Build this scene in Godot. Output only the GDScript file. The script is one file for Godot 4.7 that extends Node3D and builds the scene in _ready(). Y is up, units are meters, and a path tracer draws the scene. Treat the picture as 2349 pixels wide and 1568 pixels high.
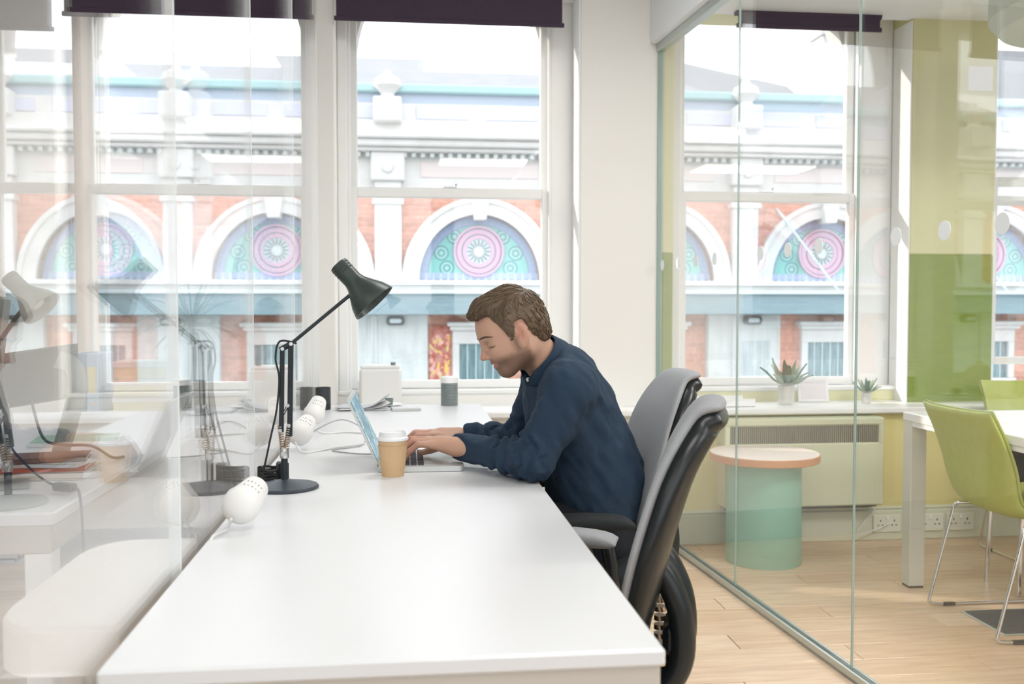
extends Node3D
# A bright office seen through glass: white bench desk, man at a laptop, glass partitions, sash windows, market building outside.

const WIN := -4.94      # plane of the sash windows
const PIER := -4.70     # inner face of the piers between the windows
const LOW := -4.52      # inner face of the wall below the sill
const SILL := 0.665
const DESK := 0.73

var M := {}
var used_names := {}
var rng := RandomNumberGenerator.new()


func _ready() -> void:
	rng.seed = 7
	camera_sky_lights()
	make_materials()
	room_shell()
	windows()
	market_building()
	partition()
	desk_screen()
	desks()
	lamps()
	desk_things()
	left_desk_things()
	sill_things()
	chairs()
	meeting_room()
	person()


func camera_sky_lights() -> void:
	var cam := Camera3D.new()
	cam.name = "camera"
	add_child(cam)
	cam.position = Vector3(0, 1.17, 0)
	var yaw := 0.110682
	var pitch := 0.038832
	cam.rotation = Vector3(-pitch, -yaw, 0)
	cam.fov = rad_to_deg(2.0 * atan(784.0 / 2200.0))
	cam.near = 0.05
	cam.far = 200.0
	var lens := CameraAttributesPhysical.new()
	lens.frustum_focal_length = 12.0 * 2200.0 / 784.0
	lens.frustum_focus_distance = 2.6
	lens.frustum_near = 0.05
	lens.frustum_far = 200.0
	lens.exposure_aperture = 4.5
	cam.attributes = lens
	cam.current = true
	var env := Environment.new()
	env.background_mode = Environment.BG_SKY
	var sky := Sky.new()
	var sm := ProceduralSkyMaterial.new()
	sm.sky_top_color = Color(0.93, 0.955, 0.98)
	sm.sky_horizon_color = Color(0.98, 0.99, 1.0)
	sm.ground_horizon_color = Color(0.8, 0.8, 0.8)
	sm.ground_bottom_color = Color(0.6, 0.6, 0.6)
	sm.sun_angle_max = 1.0
	sky.sky_material = sm
	env.sky = sky
	env.background_energy_multiplier = 1.85
	env.tonemap_mode = Environment.TONE_MAPPER_LINEAR
	env.tonemap_exposure = 1.5
	env.sdfgi_enabled = true
	env.ssao_enabled = true
	env.ssil_enabled = true
	var we := WorldEnvironment.new()
	we.name = "world_environment"
	we.environment = env
	add_child(we)
	var sun := DirectionalLight3D.new()
	sun.name = "sun"
	add_child(sun)
	sun.look_at_from_position(Vector3.ZERO, Vector3(0.85, -0.34, 0.36))
	sun.light_energy = 1.0
	sun.light_color = Color(1.0, 0.97, 0.92)
	sun.light_angular_distance = 1.0
	sun.shadow_enabled = true
	sun.sky_mode = DirectionalLight3D.SKY_MODE_LIGHT_ONLY


# ------------------------------------------------------------------ naming

func numbered(called: String, parent: Node) -> String:
	var key := str(parent.get_instance_id()) + called
	var n: int = used_names.get(key, 0)
	used_names[key] = n + 1
	return called if n == 0 else "%s_%03d" % [called, n]


func thing(called: String, label: String, category: String, at := Vector3.ZERO, turn := 0.0, group := "") -> Node3D:
	var o := Node3D.new()
	o.name = numbered(called, self)
	add_child(o, true)
	o.position = at
	o.rotation.y = turn
	tag(o, label, category, group)
	return o


func tag(o: Node, label: String, category: String, group := "") -> void:
	o.set_meta("label", label)
	o.set_meta("category", category)
	if group:
		o.set_meta("group", group)


func part(called: String, m: Mb, material: Material, parent: Node) -> MeshInstance3D:
	return put(called, m.mesh(), material, parent)


func put(called: String, mesh: Mesh, material: Material, parent: Node) -> MeshInstance3D:
	var o := MeshInstance3D.new()
	o.name = numbered(called, parent)
	o.mesh = mesh
	o.material_override = material
	o.cast_shadow = GeometryInstance3D.SHADOW_CASTING_SETTING_ON
	parent.add_child(o, true)
	return o


func single(called: String, m: Mb, material: Material, label: String, category: String, group := "", at := Vector3.ZERO) -> MeshInstance3D:
	var o := part(called, m, material, self)
	o.position = at
	tag(o, label, category, group)
	return o


func struct(called: String, m: Mb, material: Material, parent: Node = null) -> MeshInstance3D:
	var o := part(called, m, material, parent if parent else self)
	if parent == null:
		o.set_meta("kind", "structure")
	return o


func copy(o: Node3D, called: String, label: String, at: Vector3, turn := 0.0) -> Node3D:
	var c: Node3D = o.duplicate()
	c.name = numbered(called, self)
	add_child(c, true)
	c.position = at
	c.rotation.y = turn
	c.set_meta("label", label)
	return c


# ------------------------------------------------------------------ mesh building

class Mb:
	var v := PackedVector3Array()
	var u := PackedVector2Array()
	var c := PackedColorArray()
	var g := PackedInt32Array()
	var with_uv := false
	var with_color := false
	var smooth_id := 1

	func tri(a: Vector3, b: Vector3, d: Vector3, grp := -1) -> void:
		v.append(a); v.append(b); v.append(d)
		g.append(grp)

	func quad(a: Vector3, b: Vector3, d: Vector3, e: Vector3, grp := -1) -> void:
		tri(a, b, d, grp)
		tri(a, d, e, grp)

	func outward(from: int) -> void:
		# front faces run clockwise: turn the closed piece that begins at vertex «from» if it is inside out
		var vol := 0.0
		if v.size() <= from:
			return
		var o := v[from]
		for i in range(from, v.size(), 3):
			vol += (v[i] - o).dot((v[i + 1] - o).cross(v[i + 2] - o))
		if vol > 0.0:
			for i in range(from, v.size(), 3):
				var t := v[i + 1]
				v[i + 1] = v[i + 2]
				v[i + 2] = t
				if with_uv and u.size() > i + 2:
					var tu := u[i + 1]
					u[i + 1] = u[i + 2]
					u[i + 2] = tu
				if with_color and c.size() > i + 2:
					var tc := c[i + 1]
					c[i + 1] = c[i + 2]
					c[i + 2] = tc

	func mesh() -> ArrayMesh:
		var st := SurfaceTool.new()
		st.begin(Mesh.PRIMITIVE_TRIANGLES)
		for i in v.size():
			st.set_smooth_group(g[i / 3])
			if with_uv:
				st.set_uv(u[i])
			if with_color:
				st.set_color(c[i])
			st.add_vertex(v[i])
		st.generate_normals()
		return st.commit()

	func bx(ctr: Vector3, s: Vector3, ch := 0.0, b := Basis()) -> Mb:
		var from := v.size()
		var h := s * 0.5
		if ch <= 0.0:
			var k := []
			for i in 8:
				k.append(ctr + b * Vector3(h.x if i & 1 else -h.x, h.y if i & 2 else -h.y, h.z if i & 4 else -h.z))
			for f in [[0, 1, 3, 2], [4, 6, 7, 5], [0, 4, 5, 1], [2, 3, 7, 6], [0, 2, 6, 4], [1, 5, 7, 3]]:
				quad(k[f[0]], k[f[1]], k[f[2]], k[f[3]])
			return convex(from, ctr)
		ch = minf(ch, minf(h.x, minf(h.y, h.z)) * 0.98)
		var p := func(i: int, ax: int) -> Vector3:
			var q := Vector3(h.x if i & 1 else -h.x, h.y if i & 2 else -h.y, h.z if i & 4 else -h.z)
			for a in 3:
				if a != ax:
					q[a] -= signf(q[a]) * ch
			return ctr + b * q
		var faces := [[0, [0, 2, 6, 4]], [0, [1, 5, 7, 3]], [1, [0, 4, 5, 1]], [1, [2, 3, 7, 6]], [2, [0, 1, 3, 2]], [2, [4, 6, 7, 5]]]
		for f in faces:
			var q: Array = f[1]
			quad(p.call(q[0], f[0]), p.call(q[1], f[0]), p.call(q[2], f[0]), p.call(q[3], f[0]))
		for a in 3:
			for i in 8:
				if i & (1 << a):
					continue
				var j := i | (1 << a)
				var o1 := (a + 1) % 3
				var o2 := (a + 2) % 3
				var flip := (1 if i & (1 << o1) else 0) ^ (1 if i & (1 << o2) else 0)
				if flip:
					quad(p.call(i, o1), p.call(i, o2), p.call(j, o2), p.call(j, o1))
				else:
					quad(p.call(i, o2), p.call(i, o1), p.call(j, o1), p.call(j, o2))
		for i in 8:
			var par := (i & 1) ^ ((i >> 1) & 1) ^ ((i >> 2) & 1)
			if par:
				tri(p.call(i, 0), p.call(i, 1), p.call(i, 2))
			else:
				tri(p.call(i, 0), p.call(i, 2), p.call(i, 1))
		return convex(from, ctr)

	func convex(from: int, ctr: Vector3) -> Mb:
		for i in range(from, v.size(), 3):
			var mid := (v[i] + v[i + 1] + v[i + 2]) / 3.0
			if (v[i + 1] - v[i]).cross(v[i + 2] - v[i]).dot(mid - ctr) > 0.0:
				var t := v[i + 1]
				v[i + 1] = v[i + 2]
				v[i + 2] = t
		return self

	func slab(x0: float, x1: float, y0: float, y1: float, z0: float, z1: float, ch := 0.0) -> Mb:
		return bx(Vector3(x0 + x1, y0 + y1, z0 + z1) * 0.5, Vector3(absf(x1 - x0), absf(y1 - y0), absf(z1 - z0)), ch)

	func lathe(prof: Array, xf := Transform3D(), seg := 28, part_of := TAU) -> Mb:
		# profile of Vector2(radius, height) about the y axis of xf
		var from := v.size()
		var grp := smooth_id
		for k in prof.size() - 1:
			var p: Vector2 = prof[k]
			var q: Vector2 = prof[k + 1]
			if k > 0 and absf((p - (prof[k - 1] as Vector2)).angle_to(q - p)) > 0.6:
				grp += 1
			for i in seg:
				var a := part_of * i / seg
				var b := part_of * (i + 1) / seg
				var p0 := xf * Vector3(p.x * cos(a), p.y, p.x * sin(a))
				var p1 := xf * Vector3(p.x * cos(b), p.y, p.x * sin(b))
				var q0 := xf * Vector3(q.x * cos(a), q.y, q.x * sin(a))
				var q1 := xf * Vector3(q.x * cos(b), q.y, q.x * sin(b))
				if q.x > 1e-6:
					tri(p0, q1, q0, grp)
				if p.x > 1e-6:
					tri(p0, p1, q1, grp)
		smooth_id = grp + 1
		outward(from)
		return self

	func cyl(a: Vector3, b: Vector3, r0: float, r1 := -1.0, seg := 16) -> Mb:
		if r1 < 0.0:
			r1 = r0
		var h := (b - a).length()
		return lathe([Vector2(0, 0), Vector2(r0, 0), Vector2(r1, h), Vector2(0, h)], Mb.along(a, b), seg)

	static func along(a: Vector3, b: Vector3) -> Transform3D:
		var y := (b - a).normalized()
		var x := y.cross(Vector3(0.31, 0.17, 0.93)).normalized()
		return Transform3D(Basis(x, y, x.cross(y)), a)

	func tube(pts: Array, r: Variant, seg := 8) -> Mb:
		var from := v.size()
		var n := pts.size()
		var rings := []
		var side := Vector3.ZERO
		for i in n:
			var t: Vector3 = ((pts[mini(i + 1, n - 1)] as Vector3) - (pts[maxi(i - 1, 0)] as Vector3)).normalized()
			if side == Vector3.ZERO:
				side = t.cross(Vector3(0.3, 0.9, 0.2)).normalized()
			side = (side - t * side.dot(t)).normalized()
			var other := t.cross(side)
			var rr: float = r[i] if r is Array else r
			var ring := PackedVector3Array()
			for k in seg:
				var a := TAU * k / seg
				ring.append((pts[i] as Vector3) + (side * cos(a) + other * sin(a)) * rr)
			rings.append(ring)
		for i in n - 1:
			for k in seg:
				var k2 := (k + 1) % seg
				quad(rings[i][k], rings[i][k2], rings[i + 1][k2], rings[i + 1][k], smooth_id)
		for k in range(1, seg - 1):
			tri(rings[0][0], rings[0][k + 1], rings[0][k], smooth_id + 1)
			tri(rings[n - 1][0], rings[n - 1][k], rings[n - 1][k + 1], smooth_id + 2)
		smooth_id += 3
		outward(from)
		return self

	func prism(poly: PackedVector2Array, z0: float, z1: float, xf := Transform3D()) -> Mb:
		# polygon in x and y, thick from z0 to z1
		var from := v.size()
		var idx := Geometry2D.triangulate_polygon(poly)
		var cw := Geometry2D.is_polygon_clockwise(poly)
		for i in range(0, idx.size(), 3):
			var a := poly[idx[i]]
			var b := poly[idx[i + 1]]
			var d := poly[idx[i + 2]]
			if (b - a).cross(d - a) < 0.0:
				var t := b
				b = d
				d = t
			tri(xf * Vector3(a.x, a.y, z1), xf * Vector3(b.x, b.y, z1), xf * Vector3(d.x, d.y, z1))
			tri(xf * Vector3(a.x, a.y, z0), xf * Vector3(d.x, d.y, z0), xf * Vector3(b.x, b.y, z0))
		for i in poly.size():
			var a := poly[i]
			var b := poly[(i + 1) % poly.size()]
			if cw:
				var t := a
				a = b
				b = t
			quad(xf * Vector3(a.x, a.y, z0), xf * Vector3(b.x, b.y, z0), xf * Vector3(b.x, b.y, z1), xf * Vector3(a.x, a.y, z1))
		outward(from)
		return self

	func band(outer: PackedVector2Array, inner: PackedVector2Array, z0: float, z1: float, xf := Transform3D()) -> Mb:
		# a strip between two lines of equal count, thick from z0 to z1
		var from := v.size()
		for i in outer.size() - 1:
			var a := outer[i]; var b := outer[i + 1]; var e := inner[i + 1]; var d := inner[i]
			quad(xf * Vector3(a.x, a.y, z1), xf * Vector3(b.x, b.y, z1), xf * Vector3(e.x, e.y, z1), xf * Vector3(d.x, d.y, z1))
			quad(xf * Vector3(a.x, a.y, z0), xf * Vector3(d.x, d.y, z0), xf * Vector3(e.x, e.y, z0), xf * Vector3(b.x, b.y, z0))
			quad(xf * Vector3(a.x, a.y, z0), xf * Vector3(b.x, b.y, z0), xf * Vector3(b.x, b.y, z1), xf * Vector3(a.x, a.y, z1))
			quad(xf * Vector3(d.x, d.y, z1), xf * Vector3(e.x, e.y, z1), xf * Vector3(e.x, e.y, z0), xf * Vector3(d.x, d.y, z0))
		for i in [0, outer.size() - 1]:
			var a := outer[i]; var d := inner[i]
			if i == 0:
				quad(xf * Vector3(a.x, a.y, z0), xf * Vector3(a.x, a.y, z1), xf * Vector3(d.x, d.y, z1), xf * Vector3(d.x, d.y, z0))
			else:
				quad(xf * Vector3(a.x, a.y, z1), xf * Vector3(a.x, a.y, z0), xf * Vector3(d.x, d.y, z0), xf * Vector3(d.x, d.y, z1))
		outward(from)
		return self

	func pillow(f: Callable, thick: float, nu := 16, nv := 16, edge := 4.0) -> Mb:
		# a closed pad about the surface f(u, v), u and v from -1 to 1, that thins to nothing at its border
		var from := v.size()
		var top := []
		var low := []
		var e := 0.004
		for j in nv + 1:
			var a := PackedVector3Array()
			var b := PackedVector3Array()
			for i in nu + 1:
				var uu := -cos(PI * i / nu)
				var vv := -cos(PI * j / nv)
				var p: Vector3 = f.call(uu, vv)
				var du: Vector3 = (f.call(minf(uu + e, 1.0), vv) as Vector3) - (f.call(maxf(uu - e, -1.0), vv) as Vector3)
				var dv: Vector3 = (f.call(uu, minf(vv + e, 1.0)) as Vector3) - (f.call(uu, maxf(vv - e, -1.0)) as Vector3)
				var nn := du.cross(dv).normalized()
				var t := thick * 0.5 * pow(maxf(0.0, (1.0 - pow(absf(uu), edge)) * (1.0 - pow(absf(vv), edge))), 0.5)
				a.append(p + nn * t)
				b.append(p - nn * t)
			top.append(a)
			low.append(b)
		for j in nv:
			for i in nu:
				quad(top[j][i], top[j][i + 1], top[j + 1][i + 1], top[j + 1][i], smooth_id)
				quad(low[j][i], low[j + 1][i], low[j + 1][i + 1], low[j][i + 1], smooth_id)
		smooth_id += 1
		outward(from)
		return self

	func blade(pts: Array, widths: Array, up: Vector3, thick := 0.002, fold := 0.0) -> Mb:
		# a tapering leaf with a little thickness along a line of points
		var from := v.size()
		var n := pts.size()
		var rows := []
		for i in n:
			var t: Vector3 = ((pts[mini(i + 1, n - 1)] as Vector3) - (pts[maxi(i - 1, 0)] as Vector3)).normalized()
			var s := t.cross(up).normalized()
			var nn := s.cross(t)
			var w: float = widths[i]
			var p: Vector3 = pts[i]
			rows.append([p - s * w + nn * fold * w, p + nn * thick, p + s * w + nn * fold * w, p - nn * thick])
		for i in n - 1:
			for k in 4:
				var k2 := (k + 1) % 4
				quad(rows[i][k], rows[i][k2], rows[i + 1][k2], rows[i + 1][k], smooth_id + (0 if k < 2 else 1))
		smooth_id += 2
		outward(from)
		return self


func curve(pts: Array, steps := 6) -> Array:
	# a smooth line through the points
	var out := []
	var n := pts.size()
	for i in n - 1:
		var p0: Vector3 = pts[maxi(i - 1, 0)]
		var p1: Vector3 = pts[i]
		var p2: Vector3 = pts[i + 1]
		var p3: Vector3 = pts[mini(i + 2, n - 1)]
		for k in steps:
			out.append(p1.cubic_interpolate(p2, p0, p3, float(k) / steps))
	out.append(pts[n - 1])
	return out


func rounded(w: float, h: float, r: float, steps := 5, at := Vector2.ZERO) -> PackedVector2Array:
	var out := PackedVector2Array()
	for q in 4:
		var cx := (w * 0.5 - r) * (1.0 if q == 0 or q == 3 else -1.0)
		var cy := (h * 0.5 - r) * (1.0 if q < 2 else -1.0)
		for k in steps + 1:
			var a := PI * 0.5 * (q + float(k) / steps)
			out.append(at + Vector2(cx + r * cos(a), cy + r * sin(a)))
	return out


func lay(at: Vector3) -> Transform3D:
	# turns a prism (x, y, thick z) so that it lies flat: its y runs to -z, its thickness upward
	return Transform3D(Basis(Vector3(1, 0, 0), Vector3(0, 0, -1), Vector3(0, 1, 0)), at)


# ------------------------------------------------------------------ materials

func flat(color: Color, rough := 0.6, metal := 0.0, spec := 0.5) -> StandardMaterial3D:
	var m := StandardMaterial3D.new()
	m.albedo_color = color
	m.roughness = rough
	m.metallic = metal
	m.metallic_specular = spec
	return m


func rgb8(r: float, g: float, b: float) -> Color:
	return Color(r / 255.0, g / 255.0, b / 255.0)


func noise_tex(sd: int, freq: float, a: Color, b: Color, size := 512, octaves := 4, bump := false) -> NoiseTexture2D:
	var n := FastNoiseLite.new()
	n.seed = sd
	n.noise_type = FastNoiseLite.TYPE_SIMPLEX_SMOOTH
	n.frequency = freq
	n.fractal_octaves = octaves
	var t := NoiseTexture2D.new()
	t.width = size
	t.height = size
	t.seamless = true
	t.noise = n
	if bump:
		t.as_normal_map = true
		t.bump_strength = 2.0
	else:
		var g := Gradient.new()
		g.set_color(0, a)
		g.set_color(1, b)
		t.color_ramp = g
	return t


func grained(a: Color, b: Color, sd: int, freq: float, scale: Vector3, rough := 0.6, world := true, bump := 0.0) -> StandardMaterial3D:
	var m := flat(Color.WHITE, rough)
	m.albedo_texture = noise_tex(sd, freq, a, b)
	m.uv1_triplanar = true
	m.uv1_world_triplanar = world
	m.uv1_scale = scale
	if bump > 0.0:
		m.normal_enabled = true
		m.normal_texture = noise_tex(sd + 50, freq, a, b, 512, 4, true)
		m.normal_scale = bump
	return m


func glass(alpha := 0.0, tint := Color(1, 1, 1)) -> StandardMaterial3D:
	var m := StandardMaterial3D.new()
	m.albedo_color = Color(tint.r, tint.g, tint.b, alpha)
	m.transparency = BaseMaterial3D.TRANSPARENCY_ALPHA
	m.roughness = 0.0
	m.metallic_specular = 0.5
	return m


func make_materials() -> void:
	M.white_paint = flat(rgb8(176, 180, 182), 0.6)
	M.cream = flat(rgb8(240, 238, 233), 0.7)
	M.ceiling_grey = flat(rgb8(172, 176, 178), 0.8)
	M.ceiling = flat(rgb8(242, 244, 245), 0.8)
	M.gloss_white = flat(rgb8(240, 240, 238), 0.35)
	M.pale_green = flat(rgb8(217, 215, 166), 0.6)
	M.olive = grained(rgb8(128, 146, 48), rgb8(136, 154, 56), 6, 0.012, Vector3(1, 3, 1), 0.45)
	M.straw = flat(rgb8(222, 212, 142), 0.6)
	M.skirting = flat(rgb8(214, 215, 190), 0.45)
	for k in 4:
		var base: Color = [rgb8(236, 208, 176), rgb8(231, 201, 167), rgb8(240, 214, 184), rgb8(228, 196, 161)][k]
		M["oak%d" % k] = grained(base.darkened(0.10), base.lightened(0.10), 20 + k, 0.012, Vector3(0.5, 5, 5), 0.32)
	M.subfloor = flat(rgb8(120, 90, 64), 0.8)
	M.glass = glass(0.0)
	M.window_glass = glass(0.0)
	M.glass_edge = flat(rgb8(150, 172, 164), 0.2)
	M.seal = flat(rgb8(236, 240, 240), 0.3)
	M.alu = flat(rgb8(196, 204, 200), 0.35, 0.7)
	M.steel = flat(rgb8(214, 214, 212), 0.22, 1.0)
	M.chrome = flat(rgb8(226, 228, 228), 0.12, 1.0)
	M.blind = grained(rgb8(64, 52, 68), rgb8(76, 62, 78), 8, 0.05, Vector3(1, 4, 1) * 2.0, 0.9)
	M.blind_pale = grained(rgb8(122, 122, 134), rgb8(134, 132, 146), 9, 0.05, Vector3(1, 4, 1) * 2.0, 0.9)
	M.desk_top = flat(rgb8(224, 225, 226), 0.32)
	M.desk_edge_shaded = flat(rgb8(194, 188, 178), 0.45)  # beige laminate, darkened so the apron looks shaded
	M.cream_pad = grained(rgb8(240, 233, 222), rgb8(244, 238, 229), 11, 0.02, Vector3.ONE * 2.0, 0.5)
	M.black_metal = flat(rgb8(30, 38, 42), 0.38, 0.2)
	M.lamp_shade = flat(rgb8(58, 68, 64), 0.36, 0.1)
	M.lamp_base = flat(rgb8(58, 66, 74), 0.4, 0.2)
	M.lamp_grey = flat(rgb8(150, 156, 150), 0.4)
	M.spring = flat(rgb8(196, 178, 156), 0.28, 1.0)
	M.black_plastic = flat(rgb8(24, 29, 31), 0.32)
	M.cable_black = flat(rgb8(30, 32, 34), 0.5)
	M.cable_grey = flat(rgb8(176, 178, 180), 0.5)
	M.cable_white = flat(rgb8(228, 228, 226), 0.45)
	M.pod = flat(rgb8(236, 234, 231), 0.4)
	M.pod_dark = flat(rgb8(150, 152, 154), 0.5)
	M.lid = flat(rgb8(240, 240, 240), 0.4)
	M.cup = grained(rgb8(206, 172, 130), rgb8(214, 181, 140), 12, 0.03, Vector3.ONE * 6.0, 0.75)
	M.alu_light = flat(rgb8(206, 208, 206), 0.4, 0.4)
	M.key = flat(rgb8(60, 62, 64), 0.6)
	M.paper = flat(rgb8(240, 240, 238), 0.8)
	M.paper_warm = flat(rgb8(232, 214, 196), 0.8)
	M.paper_orange = flat(rgb8(222, 110, 70), 0.7)
	M.paper_green = flat(rgb8(178, 208, 186), 0.8)
	M.paper_grey = flat(rgb8(206, 208, 212), 0.8)
	M.mug = flat(rgb8(52, 56, 58), 0.3)
	M.jar_grey = flat(rgb8(120, 130, 128), 0.4)
	M.monitor_grey = flat(rgb8(58, 66, 72), 0.42, 0.1)
	M.monitor_black = flat(rgb8(22, 24, 26), 0.3)
	M.stand_grey = flat(rgb8(150, 158, 152), 0.4, 0.3)
	M.binder_blue = flat(rgb8(70, 120, 170), 0.5)
	M.box_yellow = flat(rgb8(236, 228, 190), 0.8)
	M.leaf = grained(rgb8(60, 96, 74), rgb8(96, 134, 106), 13, 0.02, Vector3.ONE * 5.0, 0.4)
	M.leaf_pale = grained(rgb8(126, 150, 120), rgb8(166, 186, 150), 14, 0.03, Vector3.ONE * 8.0, 0.45)
	M.pot_dark = flat(rgb8(58, 66, 64), 0.5)
	M.soil = flat(rgb8(60, 48, 40), 0.95)
	M.fabric_grey = grained(rgb8(146, 148, 150), rgb8(168, 170, 172), 15, 0.12, Vector3.ONE * 5.0, 0.9, false, 0.4)
	M.fabric_black = grained(rgb8(26, 30, 32), rgb8(38, 42, 44), 16, 0.12, Vector3.ONE * 5.0, 0.85, false, 0.4)
	M.stool_top = grained(rgb8(240, 226, 214), rgb8(247, 236, 226), 17, 0.012, Vector3(1, 1, 6), 0.4)
	M.stool_edge = grained(rgb8(196, 140, 96), rgb8(212, 158, 112), 18, 0.02, Vector3(2, 16, 2), 0.5)
	M.teal = grained(rgb8(142, 196, 176), rgb8(150, 204, 184), 19, 0.01, Vector3(1, 2, 1), 0.4)
	M.heater = flat(rgb8(206, 210, 178), 0.4)
	M.heater_dark = flat(rgb8(70, 66, 54), 0.7)
	M.heater_slat = flat(rgb8(150, 146, 122), 0.4)
	M.table_white = flat(rgb8(242, 244, 242), 0.3)
	M.table_leg = flat(rgb8(214, 216, 202), 0.4)
	M.shell_green = grained(rgb8(176, 186, 98), rgb8(186, 196, 110), 30, 0.02, Vector3.ONE * 2.0, 0.5, false)
	M.socket = flat(rgb8(226, 226, 206), 0.35)
	M.carpet = grained(rgb8(58, 66, 70), rgb8(82, 90, 94), 31, 0.15, Vector3.ONE * 6.0, 0.95)
	M.shade_white = flat(rgb8(206, 212, 200), 0.7)
	M.pot_glass = glass(0.08)
	M.denim = grained(rgb8(22, 44, 64), rgb8(34, 58, 80), 32, 0.10, Vector3.ONE * 5.0, 0.85, true, 0.5)
	M.trousers = grained(rgb8(18, 24, 32), rgb8(26, 33, 42), 33, 0.10, Vector3.ONE * 5.0, 0.9)
	M.button = flat(rgb8(232, 232, 226), 0.35)
	M.hair = grained(rgb8(78, 62, 46), rgb8(122, 100, 76), 34, 0.05, Vector3.ONE * 8.0, 0.5)
	M.brow = flat(rgb8(84, 62, 46), 0.7)
	M.shoe = flat(rgb8(30, 26, 24), 0.4)
	M.eye = flat(rgb8(222, 216, 210), 0.2)
	M.iris = flat(rgb8(58, 70, 76), 0.2)
	# skin: the colour of each place (lips, stubble, ears) is in the vertex colours
	M.skin = flat(Color.WHITE, 0.5)
	M.skin.vertex_color_use_as_albedo = true
	M.skin.subsurf_scatter_enabled = true
	M.skin.subsurf_scatter_strength = 0.12
	# outside
	M.stone = grained(rgb8(214, 213, 210), rgb8(228, 227, 225), 40, 0.012, Vector3.ONE * 0.4, 0.85)
	M.stone_grey = grained(rgb8(196, 202, 202), rgb8(214, 219, 218), 41, 0.02, Vector3(0.6, 0.15, 0.6), 0.85)
	M.brick = brick_material()
	M.roof = grained(rgb8(150, 151, 154), rgb8(158, 159, 162), 42, 0.01, Vector3.ONE * 0.3, 0.9)
	M.gutter = flat(rgb8(172, 204, 206), 0.5)
	M.blue_band = flat(rgb8(186, 198, 214), 0.6)
	M.clerestory = flat(rgb8(206, 208, 226), 0.3)
	M.canopy = grained(rgb8(126, 152, 160), rgb8(144, 168, 176), 43, 0.02, Vector3(0.2, 2, 0.2), 0.5)
	M.canopy_pale = flat(rgb8(206, 220, 224), 0.5)
	M.asphalt = grained(rgb8(118, 118, 120), rgb8(140, 140, 142), 44, 0.05, Vector3.ONE, 0.95)
	M.dark_box = flat(rgb8(70, 80, 84), 0.5)
	M.ring_pink = flat(rgb8(208, 172, 196), 0.5)
	M.spoke = flat(rgb8(120, 140, 138), 0.5)
	M.window_dark = grained(rgb8(96, 124, 132), rgb8(150, 176, 178), 45, 0.02, Vector3(1.5, 0.2, 1), 0.2)
	M.added_fill_glow = flat(Color.WHITE, 0.6)  # glowing face of the added fill panels
	M.added_fill_glow.emission_enabled = true
	M.added_fill_glow.emission = Color(1.0, 0.98, 0.95)
	M.added_fill_glow.emission_energy_multiplier = 2.5


func brick_material() -> StandardMaterial3D:
	# brickwork 14 metres off: the courses are finer than the photograph shows, so only tone and faint joints
	var w := 512
	var im := Image.create(w, w, false, Image.FORMAT_RGB8)
	var n := FastNoiseLite.new()
	n.seed = 46
	n.frequency = 0.02
	var r := RandomNumberGenerator.new()
	r.seed = 12
	var tone := {}
	for y in w:
		var row := y / 32
		var off := 56 if row % 2 else 0
		for x in w:
			var col := ((x + off) % w) / 112
			var key := row * 100 + col
			if not tone.has(key):
				tone[key] = r.randf_range(-0.05, 0.05)
			var c := Color(0.83, 0.62, 0.55)  # brick red paled: the bright street haze is put into the colour
			if y % 32 < 4 or (x + off) % 112 < 4:
				c = Color(0.84, 0.70, 0.63)
			var k: float = 1.0 + tone[key] + n.get_noise_2d(x, y) * 0.08
			im.set_pixel(x, y, Color(c.r * k, c.g * k, c.b * k))
	var m := flat(Color.WHITE, 0.9)
	m.albedo_texture = ImageTexture.create_from_image(im)
	m.uv1_triplanar = true
	m.uv1_world_triplanar = true
	m.uv1_scale = Vector3.ONE * 0.82
	return m


# ------------------------------------------------------------------ the room

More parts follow.
